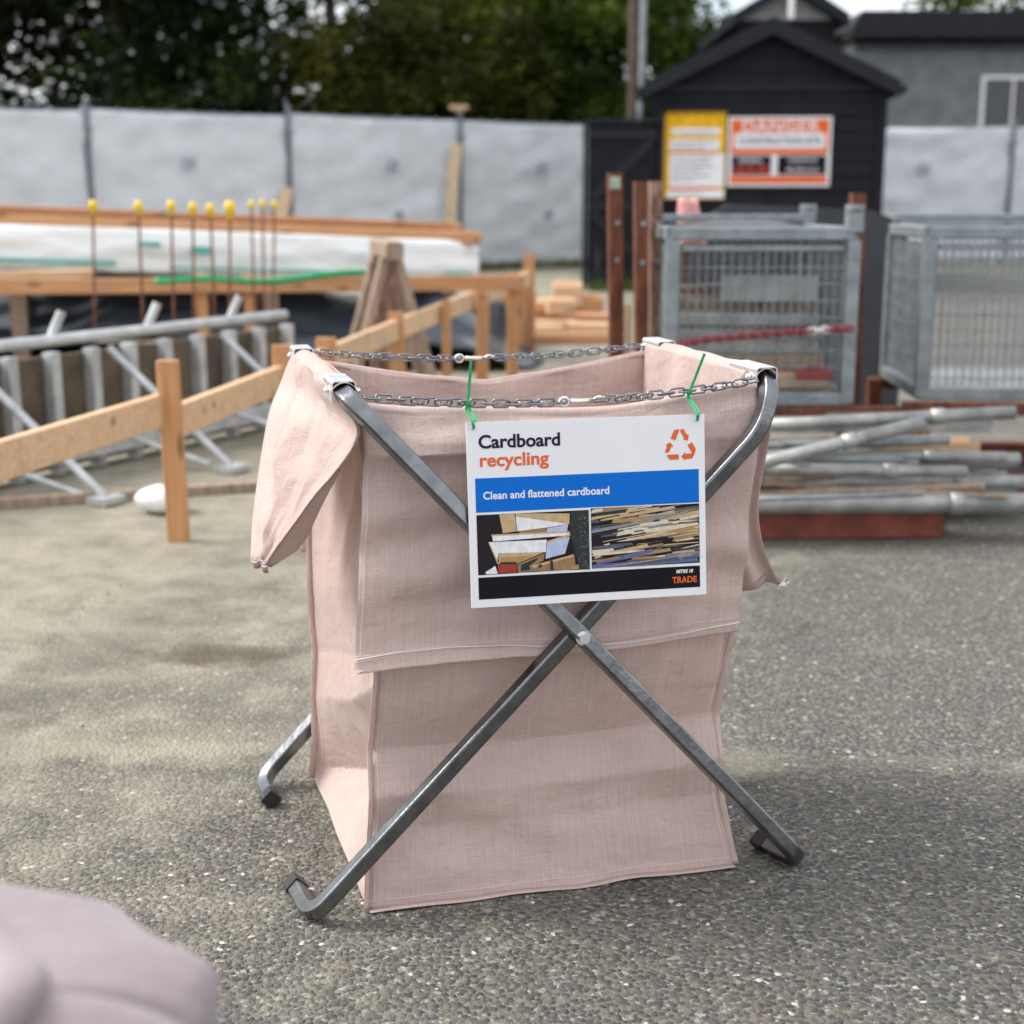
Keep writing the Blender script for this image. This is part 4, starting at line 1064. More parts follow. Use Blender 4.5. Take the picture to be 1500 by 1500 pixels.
def ufr(pts, rad, cap0, cap1):
    path = fillet(pts, rad, 9)
    # densify straight runs for shading
    m = MB(); t = (Vector(pts[1])-Vector(pts[0])).normalized(); d2 = (Vector(pts[2])-Vector(pts[1])).normalized()
    nrm = t.cross(d2).normalized()
    m.sweep(path, PR, nrm.cross(t)); o = smooth_by_angle(m.build("tube_frame", STEEL, st, False), 60)
    for e, nx_ in ((pts[0], pts[1]), (pts[-1], pts[-2])):
        a = Vector(e); d = (Vector(nx_)-a).normalized(); c = MB()
        c.sweep([a-d*0.006, a-d*0.003, a+d*0.02], rprof(TW+0.004, TW+0.004, 0.004), nrm.cross(d)); c.build("end_cap", RUBBER, st)
    return o
zf = 0.0165
HR, XL = 0.888, -0.358
A = [(0.408, 0.105, zf), (0.447, 0.0, zf), (XL, 0.0, HR), (XL, 0.66, HR), (0.447, 0.66, zf), (0.44, 0.55, zf)]
B = [(-0.453, 0.155, zf), (-0.437, 0.029, zf), (0.346, 0.029, 0.812), (0.370, 0.05, HR), (0.366, 0.62, HR), (-0.466, 0.640, zf), (-0.458, 0.53, zf)]
ufr(A, [0.035, 0.035, 0.035, 0.035], 0, 1)
ufr(B, [0.045, 0.16, 0.06, 0.05, 0.045], 0, 1)
def bolt(p, n=(0, -1, 0), r=0.0075, L=0.006, tail=0.0, mat=ZINC, parent=st, name="bolt"):
    p = Vector(p); n = Vector(n).normalized(); m = MB()
    m.tube([p, p+n*0.0015], r*1.5, 16); m.tube([p+n*0.0015, p+n*(0.0015+L*0.6), p+n*(0.0015+L*0.95), p+n*(0.0017+L)], r, 6 if tail else 14)
    if tail: m.tube([p+n*L, p+n*(L+tail)], r*0.5, 10)
    return m.build(name, mat, parent)
# pivot bolts (front and rear crossing)
def xz_cross():
    a0, a1 = Vector(A[1]), Vector(A[2]); b0, b1 = Vector(B[1]), Vector(B[2])
    d = ((a1.x-a0.x), (a1.z-a0.z)); e = ((b1.x-b0.x), (b1.z-b0.z)); w = (b0.x-a0.x, b0.z-a0.z)
    den = d[0]*e[1]-d[1]*e[0]; t = (w[0]*e[1]-w[1]*e[0])/den
    return a0.x+d[0]*t, a0.z+d[1]*t
px_, pz_ = xz_cross()
bolt((px_, -TW/2, pz_), r=0.0085, L=0.007); bolt((px_, 0.66+TW/2, pz_), (0, 1, 0), r=0.0085, L=0.006, tail=0.006)
# zinc saddle brackets clamping the cloth on the rim tubes
def bracket(x, z, y0, y1, side, tiltx=0.0):
    """channel of folded sheet round the tube from y0 to y1, open towards the bottom"""
    m = MB(); w = TW+0.012; h = TW+0.010; t = 0.002; n = 0
    prof = [(-w/2, -h*0.42), (-w/2, h/2-0.004), (-w/2+0.004, h/2), (w/2-0.004, h/2), (w/2, h/2-0.004), (w/2, -h*0.42), (w/2-t, -h*0.42), (w/2-t, h/2-0.005), (w/2-0.005, h/2-t), (-w/2+0.005, h/2-t), (-w/2+t, h/2-0.005), (-w/2+t, -h*0.42)]
    prof = [(a, b+0.004) for a, b in prof]
    n = len(prof)
    vs = [(x+a, y0, z+b) for a, b in prof]+[(x+a, y1, z+b) for a, b in prof]
    fs = [(i, (i+1) % n, n+(i+1) % n, n+i) for i in range(n)]
    for s in (0, n):
        for q in range(5): f = (s+q, s+q+1, s+n-2-q, s+n-1-q); fs.append(f if s == 0 else f[::-1])
    m.add(vs, fs)
    o = m.build("saddle_bracket", ZINC, st)
    return o
bracket(XL, HR, 0.055, 0.155, -1); bracket(XL, HR, 0.59, 0.655, -1)
bracket(0.366, HR, 0.06, 0.175, 1); bracket(0.366, HR, 0.535, 0.625, 1)
# big folded plate on the right front corner
for (x, y, n) in ((XL+0.021, 0.062, (1, 0, 0.2)), (XL-0.021, 0.095, (-1, 0, -0.3)), (0.366-0.021, 0.085, (-1, 0, 0.3)), (XL+0.018, 0.64, (0.6, 0, 1)), (XL-0.021, 0.63, (-1, 0, -0.4)), (0.366-0.021, 0.615, (-1, 0, 0.4))):
    bolt((x, y, HR+0.005), n, r=0.0045, L=0.004, tail=0.002)
# ---- chains
def chain(P0, P1, sag, pitch, hook_at, label_name="chain"):
    P0 = Vector(P0); P1 = Vector(P1)
    L = (P1-P0).length; n = int(round(L*1.01/pitch)); m = MB()
    def pos(t): p = P0.lerp(P1, t); p.z -= sag*4*t*(1-t); return p
    rr = random.Random(n+int(sag*1000))
    hk = None
    for i in range(n):
        t0 = (i+0.5)/n; a = pos(i/n); b = pos((i+1)/n); c = (a+b)/2; d = (b-a).normalized()
        if hook_at and hook_at <= i < hook_at+3:
            if hk is None: hk = a
            hk_end = b; hd = d
            continue
        up = Vector((0, 0, 1)); s = d.cross(up).normalized(); w = s.cross(d)
        ang = (math.pi/2*(i % 2)+R(8)+rr.uniform(-0.25, 0.25)+0.5*math.sin(i*0.35))
        x = s*math.cos(ang)+w*math.sin(ang)
        hl = pitch*0.72; hw = 0.0066; ring = []
        for k in range(17):
            th = 2*math.pi*k/16
            cx = math.cos(th); sx = math.sin(th)
            ring.append(c+d*(math.copysign(hl-hw, cx)*min(1, abs(cx)*3)+hw*cx)+x*(hw*math.copysign(min(1, abs(sx)*1.25), sx)))
        m.tube(ring, 0.00185, 7, False)
    o = m.build(label_name, CHAIN, st, True)
    if hk is not None:
        h = MB(); d = (hk_end-hk); Lh = d.length; d.normalize(); w = Vector((0, 0, 1)); w = (w-d*w.dot(d)).normalized()
        # snap hook: eye, straight shank, curved jaw
        a0 = hk-d*0.008
        eye = [a0+d*(0.010-0.008*math.cos(2*math.pi*k/14))+w*0.0072*math.sin(2*math.pi*k/14) for k in range(15)]
        h.tube(eye, 0.0026, 8, False)
        h.tube([a0+d*0.022, a0+d*0.034, a0+d*(Lh+0.002)], 0.0046, 10)
        jaw = [a0+d*(Lh+0.002)+d*(0.022*k/8)+w*(0.007*math.sin(math.pi*k/8)-0.0015) for k in range(9)]
        h.tube(jaw, 0.0026, 8)
        h.build("snap_hook", HOOK, o, True)
    return o
ch_front = chain((-0.325, 0.043, 0.885), (0.345, 0.06, 0.889), 0.022, 0.0195, 17)
ch_back = chain((-0.338, 0.63, 0.899), (0.345, 0.612, 0.896), 0.020, 0.0195, 15)

# ------------------------------------------------------------------ the pink sack
bag = empty("pink_sack", "pink woven recycling sack hung on the folding stand, front flap folded down", "sack", (OX, OY, 0), YAW)
def clamp01(t): return max(0.0, min(1.0, t))
def pw(z, tab):
    for (z0, v0), (z1, v1) in zip(tab, tab[1:]):
        if z <= z1: return lerp(v0, v1, clamp01((z-z0)/(z1-z0)))
    return tab[-1][1]
FLx = [(0, -0.338), (0.06, -0.333), (0.15, -0.323), (0.28, -0.315), (0.42, -0.307), (0.7, -0.315), (0.9, -0.336)]
FRx = [(0, 0.331), (0.05, 0.322), (0.12, 0.312), (0.18, 0.308), (0.28, 0.312), (0.43, 0.320), (0.7, 0.335), (0.9, 0.342)]
Fy = [(0, 0.056), (0.05, 0.064), (0.12, 0.086), (0.135, 0.090), (0.2, 0.086), (0.268, 0.122), (0.277, 0.124), (0.36, 0.102), (0.45, 0.088), (0.8, 0.092), (0.9, 0.098)]
By = [(0, 0.645), (0.1, 0.61), (0.2, 0.595), (0.5, 0.590), (0.9, 0.602)]
BLx = [(0, -0.357), (0.1, -0.352), (0.3, -0.356), (0.6, -0.352), (0.9, -0.343)]
BRx = [(0, 0.34), (0.3, 0.325), (0.9, 0.343)]
def ztop(side, s):
    if side == 0:   # front ridge
        return 0.858+0.030*max(0, (s-0.62)/0.38)**1.6-0.012*math.exp(-((s-0.55)/0.25)**2)+0.010*max(0, (0.12-s)/0.12)
    if side == 2:   # back ridge (s from right to left)
        return 0.882-0.044*math.sin(math.pi*s)**1.2-0.006*math.exp(-((s-0.5)/0.06)**2)
    return 0.902
def wallpt(side, s, v):
    zt = ztop(side, s); z = zt*v
    zz = z/zt*0.9
    c = [Vector((pw(zz, FLx), pw(zz, Fy), z)), Vector((pw(zz, FRx), pw(zz, Fy)-0.004, z)), Vector((pw(zz, BRx), pw(zz, By), z)), Vector((pw(zz, BLx), pw(zz, By), z))]
    a, b = c[side], c[(side+1) % 4]
    p = a.lerp(b, s)
    e = math.sin(math.pi*s)**0.7
    if side == 0:
        w = 0.010*nz3(p.x*4, zz*4, 1.3)+0.006*nz3(p.x*11, zz*9, 4)
        w += 0.006*math.sin((p.x*0.5+zz)*38+2.5*nz3(p.x*3, zz*3, 9))*math.exp(-((zz-0.13)/0.09)**2)
        p.y += w*e
    elif side == 3:   # left wall (s from back to front)
        zv = lerp(0.035, 0.135, s/0.55) if s < 0.55 else lerp(0.135, 0.33, (s-0.55)/0.45)
        zc = lerp(0.30, 0.425, s)
        iv = 0.098*math.sin(math.pi*min(1, s*0.92+0.0))**0.8
        ic = 0.030*math.sin(math.pi*lerp(0.08, 0.92, s))
        zm = lerp(zv, zc, 0.62)
        tab = [(0, 0.0), (zv, iv), (zm, 0.012*math.sin(math.pi*s)), (zc, ic), (zc+0.13, 0.008*math.sin(math.pi*s)), (0.72, 0.034*math.sin(math.pi*s)), (0.9, 0.004)]
        w = pw(zz, tab)
        w += (0.008*nz3(p.y*5, zz*4, 7)+0.005*math.sin(p.y*60+zz*14)*math.exp(-((zz-0.62)/0.15)**2))*e
        p.x += w
    elif side == 1:
        p.x -= (0.02*math.sin(math.pi*v)+0.012*nz3(p.y*5, zz*5, 12)+0.010*math.sin(p.y*40+5*zz)*math.exp(-((zz-0.8)/0.1)**2))*e
    else:
        p.y += (0.012*nz3(p.x*5, zz*5, 15)-0.01+0.012*math.sin((p.x-0.1)*26)*math.exp(-((zz-0.86)/0.05)**2))*e
    if zz < 0.02: p.z = max(p.z, 0.002)+0.0015*(1+nz3(p.x*9, p.y*9, 2))
    return p
NS, NV = 44, 150
vs = []; uvs = []; per = 0
cols = []
for side in range(4):
    Ls = (0.66, 0.58, 0.68, 0.58)[side]
    for i in range(NS):
        cols.append((side, i/NS, per+Ls*i/NS))
    per += Ls
cols.append((0, 0.0, per))
for j in range(NV+1):
    for (sd_, s, u) in cols:
        vs.append(wallpt(sd_, s, j/NV)); uvs.append((u, j/NV*0.9))
W_ = len(cols)
fs = [(j*W_+i, j*W_+i+1, (j+1)*W_+i+1, (j+1)*W_+i) for j in range(NV) for i in range(W_-1)]
# bottom panel
bidx = len(vs); vs.append((0, 0.36, 0.004)); uvs.append((0, 0))
for i in range(W_-1): fs.append((bidx, i+1, i))
body = smooth_by_angle(mk("sack_body", vs, fs, CLOTH, bag, True, uvs), 24)
md = body.modifiers.new("thickness", 'SOLIDIFY'); md.thickness = 0.0014; md.offset = 0
# vertical seam fins at the two front corners and the left back corner
def fin(side, s, dirv, name, z1=0.86, wd=0.013):
    def fn(u, v):
        p = wallpt(side, s, 0.004+v*z1); 
        return p+Vector(dirv)*(wd*u)+Vector((0, -0.0015+0.002*math.sin(v*30), 0))
    return patch(name, fn, 2, 90, CLOTH, bag, 0.013, 0.9, uo=3.1)
fin(0, 0.0, (-0.75, -0.5, 0), "corner_seam"); fin(0, 1.0, (0.9, -0.15, 0), "corner_seam"); fin(3, 0.0, (-0.9, 0.3, 0), "corner_seam", 0.83)
def hemfin(u, v):
    p = wallpt(0, u, 0.003); return p+Vector((0, -0.014*v-0.002, -0.0+0.001*math.sin(u*20)))
patch("bottom_hem", hemfin, 60, 2, CLOTH, bag, 0.66, 0.014, uo=4)

def stitch(pts, parent, name="stitching", step=0.0042, r=0.00055, gap=0.62):
    """dashed run of thread along a polyline"""
    P = [Vector(p) for p in pts]; m = MB(); acc = [0]
    for a, b in zip(P, P[1:]): acc.append(acc[-1]+(b-a).length)
    def at(d):
        i = 0
        while i < len(acc)-2 and acc[i+1] < d: i += 1
        return P[i].lerp(P[i+1], (d-acc[i])/max(1e-9, acc[i+1]-acc[i]))
    d = 0
    while d+step*gap < acc[-1]:
        m.tube([at(d), at(d+step*gap)], r, 4); d += step
    return m.build(name, THREAD, parent)
off = Vector((0, -0.0022, 0))
stitch([wallpt(0, 0.012, 0.02+0.52*k/60)+off for k in range(61)], bag)
stitch([wallpt(0, 0.985, 0.02+0.52*k/60)+off for k in range(61)], bag)
stitch([wallpt(0, k/80, 0.018)+off for k in range(81)], bag)
stitch([wallpt(3, 0.03, 0.02+0.75*k/60)+Vector((-0.0022, 0, 0)) for k in range(61)], bag)

# front flap folded over the sagging front edge
def flapx(u, z):
    l = pw(z, [(0.43, -0.352), (0.6, -0.340), (0.8, -0.327), (0.9, -0.328)]); r = pw(z, [(0.43, 0.328), (0.77, 0.352), (0.9, 0.357)])
    return lerp(l, r, u)
def t_low(v): return v > 0.42
def frontflap(u, v):
    s = u; zr = ztop(0, s)+0.004
    zb = lerp(0.432, 0.447, u)+0.005*math.sin(u*7)
    zc = lerp(0.786, 0.790, u)
    if v < 0.10:
        a = v/0.10*math.pi; y = 0.083+0.014*math.cos(a); z = zr-0.012+0.012*math.sin(a)-(0.02*(1-v/0.05) if v < 0.05 else 0)
        x = flapx(u, z); return Vector((x, y+0.002, z))
    if v < 0.30:
        t = (v-0.10)/0.20; z = lerp(zr-0.012, zc, t)
        eg = min(1, max(0, (0.86-u)/0.14), max(0, u/0.1)); y = 0.071-0.010*t-0.030*eg*t**0.9+0.004*nz3(u*7, t*3, 3)+0.004*math.sin(u*9+t*4)*math.sin(math.pi*t)
    else:
        t = (v-0.30)/0.70; z = lerp(zc-0.0015, zb, t)
        eg = min(1, max(0, (0.86-u)/0.14), max(0, u/0.1)); y = 0.062-0.020*eg*math.exp(-t/0.05)+0.009*math.sin(math.pi*min(1, t*1.2))*nz3(u*4, t*4, 8)+0.007*nz3(u*9, t*6, 11)-0.007*math.exp(-((t-0.97)/0.05)**2)*(0.6+0.4*math.sin(u*5))
        y += 0.0045*math.sin((u*0.55+t)*16+2*nz3(u*3, t*3, 5))*math.exp(-((t-0.45)/0.35)**2)
        # pulled back where it meets the tubes
    x = flapx(u, z)
    if u > 0.9: y -= 0.004*(u-0.9)/0.1
    return Vector((x, max(0.0475 if (u > 0.80 or t_low(v)) else 0.02, y), z))
ff = patch("front_flap", frontflap, 84, 110, CLOTH, bag, 0.68, 0.47, uo=5)
# hem along the bottom of the flap, rolled outwards, with a bold white stitch line
def hemf(u, v):
    p = frontflap(u, 1.0); h = 0.013+0.004*math.sin(u*6+1); roll = 0.010*(0.45+0.55*math.sin(u*4.2+0.4))
    return p+Vector((0, -0.0030-roll*v*v, h*(1-v)-0.004*v))
patch("flap_hem", hemf, 80, 6, CLOTH, ff, 0.68, 0.02, uo=6)
stitch([hemf(k/120, 0.12)+Vector((0, -0.0016, 0.002+0.005*math.sin(k/120*5+0.8))) for k in range(121)], ff, step=0.003, r=0.0009, gap=0.95)
stitch([frontflap(k/120, 0.955)+Vector((0, -0.0016, 0)) for k in range(121)], ff)
stitch([frontflap(0.012, 0.34+0.62*k/60)+Vector((0, -0.0016, 0)) for k in range(61)], ff)
stitch([pl([frontflap(0.0, 1.0)+Vector((0.012, -0.012, 0.003)), frontflap(0, 1)+Vector((-0.005, -0.016, -0.002)), frontflap(0, 1)+Vector((-0.014, -0.012, -0.012))], k/8) for k in range(9)], ff, "loose_thread", 0.05, 0.0006, 0.5)

# left flap: over the rim tube, gathered towards a hanging tip
LF = [(-0.380, 0.052, 0.886), (-0.345, 0.022, 0.850), (-0.347, 0.02, 0.815), (-0.374, 0.07, 0.760), (-0.400, 0.12, 0.715), (-0.428, 0.185, 0.655), (-0.452, 0.25, 0.60), (-0.470, 0.295, 0.556)]
LB = [(-0.384, 0.60, 0.893), (-0.400, 0.60, 0.85), (-0.430, 0.545, 0.80), (-0.452, 0.49, 0.735), (-0.468, 0.44, 0.68), (-0.481, 0.395, 0.63), (-0.489, 0.355, 0.59), (-0.494, 0.325, 0.562)]
def leftflap(u, v):
    y = lerp(0.05, 0.60, u)
    if v < 0.14:
        t = v/0.14; a = math.pi*(1.05-1.05*t)+0.0
        a = lerp(math.pi*0.08, math.pi*0.86, t)
        rr = 0.0205+0.0015*nz3(y*14, t*2, 3)
        return Vector((XL+rr*math.cos(a), y, HR-0.001+rr*math.sin(a)+0.001*math.sin(y*40)))
    t = (v-0.14)/0.86
    f = pl(LF, t); b = pl(LB, t)
    st_ = Vector((XL-0.019, y, HR+0.010))
    p = f.lerp(b, u)
    k = clamp01(t/0.10); p = st_.lerp(p, k*k*(3-2*k))
    e = math.sin(math.pi*u)
    rg_ = lambda d, w_: max(0.0, 1-abs(d)/w_)
    fold = 0.017*rg_(u-lerp(0.30, 0.16, t), 0.14)*math.sin(math.pi*min(1, t*1.3+0.05))+0.022*rg_(u-lerp(0.72, 0.50, t), 0.13)*math.sin(math.pi*min(1, t*0.9+0.12))
    fold += 0.012*rg_(u-lerp(0.50, 0.80, t), 0.10)*math.sin(math.pi*min(1, t*1.6))-0.010*rg_(u-lerp(0.9, 0.72, t), 0.12)*t
    fold += (0.012*nz3(u*3.5, t*4, 21)+0.006*nz3(u*10, t*7, 25))*e
    p.x -= fold-0.014*e*math.sin(math.pi*t)
    p.z -= 0.004*math.sin(u*9)*t
    return p
lf = patch("side_flap", leftflap, 64, 90, CLOTH, bag, 0.55, 0.42, uo=7)
def lhem(u, v):
    t = 0.16+0.84*v; a = leftflap(0.0, t); b = leftflap(0.05, t)
    d = (b-a); d.normalize()
    return a+Vector((-0.0022, -0.0014, 0))+d*(0.010*u)
patch("flap_hem", lhem, 2, 70, HEM, lf, 0.012, 0.4, uo=8)
def linner(u, v):   # turned back inner face of the front edge
    t = 0.22+0.78*v; a = leftflap(0.0, t)
    w = 0.036*clamp01((v-0.30)/0.45)*clamp01((1.04-v)/0.2)
    return a+Vector((0.95*w*u, 0.22*w*u+0.006*math.sin(u*3), -0.22*w*u))+Vector((0.001, 0.001, 0))
patch("turned_edge", linner, 4, 60, CLOTH, lf, 0.035, 0.4, uo=9)
def ltip(u, v):
    a = leftflap(u, 1.0); n = Vector((0.3, -0.9, 0))
    return a+Vector((0.004*v, -0.004-0.006*math.sin(math.pi*v), 0.012-0.020*v))
patch("flap_tip", ltip, 12, 5, HEM, lf, 0.06, 0.02, uo=10)
stitch([ltip(k/20, 0.35)+Vector((0, -0.002, 0)) for k in range(21)], lf, step=0.003, r=0.0008, gap=0.95)

# right flap
RF = [(0.388, 0.07, 0.888), (0.392, 0.085, 0.84), (0.394, 0.10, 0.78), (0.389, 0.11, 0.72), (0.386, 0.118, 0.66), (0.396, 0.124, 0.60), (0.416, 0.13, 0.55), (0.444, 0.137, 0.505)]
RB = [(0.388, 0.60, 0.888), (0.396, 0.58, 0.82), (0.398, 0.55, 0.74), (0.395, 0.52, 0.66), (0.39, 0.49, 0.58), (0.392, 0.46, 0.51)]
def rightflap(u, v):
    y = lerp(0.06, 0.61, u)
    if v < 0.14:
        t = v/0.14; a = lerp(math.pi*0.92, math.pi*0.14, t); rr = 0.0205+0.0015*nz3(y*14, t*2, 6)
        return Vector((0.366+rr*math.cos(a), y, HR-0.001+rr*math.sin(a)+0.001*math.sin(y*43)))
    t = (v-0.14)/0.86
    st_ = Vector((0.385, y, HR+0.010)); p = pl(RF, t).lerp(pl(RB, t), u)
    k = clamp01(t/0.10); p = st_.lerp(p, k*k*(3-2*k))
    e = math.sin(math.pi*u)
    p.x += 0.014*math.sin(u*13+t)*e*t+0.012*nz3(u*4, t*4, 31)*e
    return p
rf = patch("side_flap", rightflap, 50, 80, CLOTH, bag, 0.55, 0.42, uo=11)
def rfront(u, v):     # front return of the right flap, running back inwards to the body
    t = 0.10+0.90*v; a = rightflap(0.0, 0.14+0.86*t)
    w = lerp(0.045, 0.095, v)
    return a+Vector((-w*u, 0.012*math.sin(u*9)+0.016*u, -0.004*u*v+0.006*math.sin(u*6)*v))
patch("flap_return", rfront, 16, 50, CLOTH, rf, 0.09, 0.36, uo=12)
def rhem(u, v):
    p = rfront(u, 1.0); return p+Vector((0, -0.003, 0.010-0.014*v))
patch("flap_hem", rhem, 14, 3, HEM, rf, 0.09, 0.014, uo=13)
c0 = rfront(0, 1.0)
fr = MB()
for k in range(9):
    a = rng.uniform(-0.6, 0.9); l = rng.uniform(0.006, 0.016)
    fr.tube([c0+Vector((-0.004, -0.003, -0.004)), c0+Vector((l*0.6*math.cos(a), -0.006, l*math.sin(a)*0.6)), c0+Vector((l*math.cos(a), -0.004, l*math.sin(a)+0.002))], 0.0006, 4)
fr.build("loose_thread", THREAD, rf)
# back flap
def backflap(u, v):
    s = u; zr = ztop(2, 1-u)+0.004
    l = pw(1-v, [(0, -0.372), (1, -0.338)]); x = lerp(l, 0.35, u)
    if v < 0.12:
        a = v/0.12*math.pi; return Vector((x, 0.606-0.008*math.cos(a), zr-0.010+0.010*math.sin(a)))
    t = (v-0.12)/0.88; z = lerp(zr-0.012, 0.50, t)
    return Vector((x, 0.614+0.002*math.sin(u*11+t*3)*t+0.002*nz3(u*5, t*5, 41), z))
bf = patch("back_flap", backflap, 50, 50, CLOTH, bag, 0.7, 0.4, uo=14)

# ------------------------------------------------------------------ the sign
SW, SH = 0.391, 0.296
sg = empty("recycling_sign", "white and blue Cardboard recycling sign hung on the chain in front of the pink sack", "sign", (0, 0, 0))
Mb = Matrix.Translation((OX, OY, 0)) @ Matrix.Rotation(YAW, 4, 'Z')
TL_ = Vector((-0.1760, -0.0050, 0.8460))
Ms = Mb @ Matrix.Translation(TL_) @ Matrix.Rotation(R(-4.5), 4, 'Z') @ Matrix.Rotation(R(-0.5), 4, 'Y') @ Matrix.Rotation(R(-6), 4, 'X')
sg.matrix_world = Ms
def srect(u0, u1, v0, v1, y, m, t=0.00025):
    x0, x1, z0, z1 = u0*SW, u1*SW, -v1*SH, -v0*SH
    m.add([(x0, y, z0), (x1, y, z0), (x1, y, z1), (x0, y, z1), (x0, y+t, z0), (x1, y+t, z0), (x1, y+t, z1), (x0, y+t, z1)], [(0, 1, 2, 3), (5, 4, 7, 6), (1, 0, 4, 5), (3, 2, 6, 7), (0, 3, 7, 4), (2, 1, 5, 6)])
def spoly(pts, y, m, t=0.00015):
    n = len(pts); V = [(p[0], y, p[1]) for p in pts]
    ar = sum(pts[i][0]*pts[(i+1) % n][1]-pts[(i+1) % n][0]*pts[i][1] for i in range(n))
    m.add(V, [tuple(range(n)) if ar > 0 else tuple(range(n-1, -1, -1))])
m = MB(); m.beam((SW/2, 0.0018, -SH), (SW/2, 0.0018, 0), SW, 0.0034, (0, 1, 0), bev=0.0006); m.build("board", WHITE, sg)
m = MB(); srect(0.031, 0.972, 0.300, 0.484, -0.0004, m); m.build("blue_band", BLUE, sg)
m = MB(); srect(0.032, 0.972, 0.836, 0.956, -0.0004, m); m.build("black_band", SBLACK, sg)
text_mesh("title_text", "Cardboard", 0.0293, NAVY, sg, (0.049*SW, -0.0005, -0.139*SH), 0.337*SW, 0.00075)
text_mesh("title_text", "recycling", 0.0293, ORANGE, sg, (0.053*SW, -0.0005, -0.237*SH), 0.284*SW, 0.00065)
text_mesh("subtitle_text", "Clean and flattened cardboard", 0.0172, WHITE, sg, (0.062*SW, -0.0007, -0.414*SH), 0.526*SW, 0.00035)
text_mesh("logo_text", "MITRE 10", 0.0078, WHITE, sg, (0.868*SW, -0.0007, -0.872*SH), 0.074*SW, 0.0003, 0.25)
tt = text_mesh("logo_text", "TRADE", 0.0142, ORANGE, sg, (0.850*SW, -0.0007, -0.926*SH), 0.108*SW, 0.00035)
m = MB()   # slab serifs on the logo letters
for (u0, u1) in ((0.866, 0.876), (0.8745, 0.882), (0.8855, 0.892), (0.8945, 0.904), (0.9105, 0.9155)):
    srect(u0, u1, 0.9215, 0.926, -0.0009, m)
m.build("serif", ORANGE, sg)
# recycling symbol, read off as six orange pieces
cx_, cy_, sc_ = 613, 861, 0.000250
sym = [[(575, 762), (610, 760), (580, 832), (548, 818)], [(618, 760), (636, 760), (660, 800), (671, 795), (664, 837), (630, 825), (641, 818), (614, 775)], [(662, 866), (691, 846), (718, 893), (702, 935)],
       [(618, 938), (645, 908), (645, 921), (709, 919), (693, 953), (645, 955), (645, 964)], [(520, 923), (601, 922), (601, 955), (541, 956)], [(508, 908), (525, 866), (512, 860), (545, 842), (568, 870), (553, 872), (535, 908)]]
m = MB()
for p in sym: spoly([(0.894*SW+(x-cx_)*sc_, -0.163*SH-(y-cy_)*sc_) for x, y in p], -0.0006, m)
m.build("recycling_symbol", ORANGE, sg)
# printed picture of boxes (left) and of flattened stacks (right)
pc = lambda n, c, r=0.4: plain("print_"+n, c, 0.6, var=0.12, scale=90, spec=0.1)
PM = [pc("dark", (0.020, 0.016, 0.020)), pc("tan", (0.50, 0.36, 0.20)), pc("brown", (0.30, 0.18, 0.09)), pc("white", (0.72, 0.72, 0.74)), pc("pale_blue", (0.42, 0.48, 0.66)), pc("red", (0.32, 0.05, 0.035)), pc("deep", (0.035, 0.04, 0.04)),
      pc("grey", (0.24, 0.24, 0.24)), pc("cream", (0.62, 0.56, 0.44)), pc("ochre", (0.38, 0.24, 0.10)), pc("slate", (0.09, 0.10, 0.13)), pc("indigo", (0.12, 0.13, 0.26))]
def cvt(x, y):    # enlarged picture coordinates of the left print -> sign plane
    u = (x-100)/(757-100); yl = lerp(630, 612, u); yh = lerp(985, 955, u); w = (y-yl)/(yh-yl)
    u = 0.032+clamp01(u)*0.467; w = 0.497+clamp01(w)*0.326
    return (u*SW, -w*SH)
boxes = [(1, [(232, 628), (322, 626), (332, 728), (250, 738)]), (1, [(325, 622), (645, 630), (640, 692), (330, 642)]), (3, [(328, 642), (628, 690), (520, 708), (335, 728)]), (2, [(345, 728), (508, 712), (508, 738), (350, 752)]), (4, [(510, 714), (634, 690), (626, 736), (508, 736)]),
         (1, [(180, 745), (640, 732), (648, 742), (184, 752)]), (3, [(186, 753), (640, 742), (646, 756), (192, 786)]), (3, [(166, 790), (505, 780), (498, 852), (220, 856), (212, 905)]), (1, [(163, 790), (170, 790), (222, 918), (214, 920)]), (4, [(508, 790), (642, 765), (612, 862), (495, 892)]), (1, [(508, 788), (650, 745), (645, 760), (512, 802)]),
         (1, [(220, 857), (490, 852), (330, 916), (222, 916)]), (9, [(232, 880), (420, 872), (330, 914), (226, 914)]), (6, [(230, 908), (324, 908), (324, 922), (230, 922)]), (5, [(216, 922), (325, 922), (325, 972), (216, 976)]), (2, [(330, 922), (492, 858), (482, 902), (416, 932), (420, 962), (332, 968)]), (6, [(350, 925), (455, 882), (440, 905), (400, 930), (405, 955), (348, 962)]),
         (2, [(416, 930), (666, 868), (672, 932), (640, 958), (420, 962)]), (1, [(416, 930), (660, 868), (655, 880), (420, 944)]), (6, [(520, 905), (538, 900), (542, 958), (524, 958)]), (6, [(452, 926), (474, 922), (474, 940), (454, 944)]), (9, [(640, 940), (690, 925), (694, 952), (650, 958)]), (3, [(140, 968), (200, 930), (214, 976), (150, 980)]), (3, [(330, 972), (640, 958), (640, 964), (332, 978)]),
         (6, [(652, 616), (757, 613), (770, 955), (700, 956), (640, 735)])]
m = MB(); srect(0.032, 0.499, 0.497, 0.823, -0.0004, m)
for k, (mi, p) in enumerate(boxes):
    m.mi = mi; spoly([cvt(*q) for q in p], -0.0005-0.00002*k, m)
m.mi = 7
rq = random.Random(3)
for k in range(70):
    x = rq.uniform(690, 752); y = rq.uniform(640, 945); spoly([cvt(x, y), cvt(x+4, y), cvt(x+4, y+4), cvt(x, y+4)], -0.0012, m)
m.build("box_picture", PM[0], sg, mats=PM)
m = MB(); srect(0.508, 0.972, 0.490, 0.820, -0.0004, m)
rq = random.Random(21)
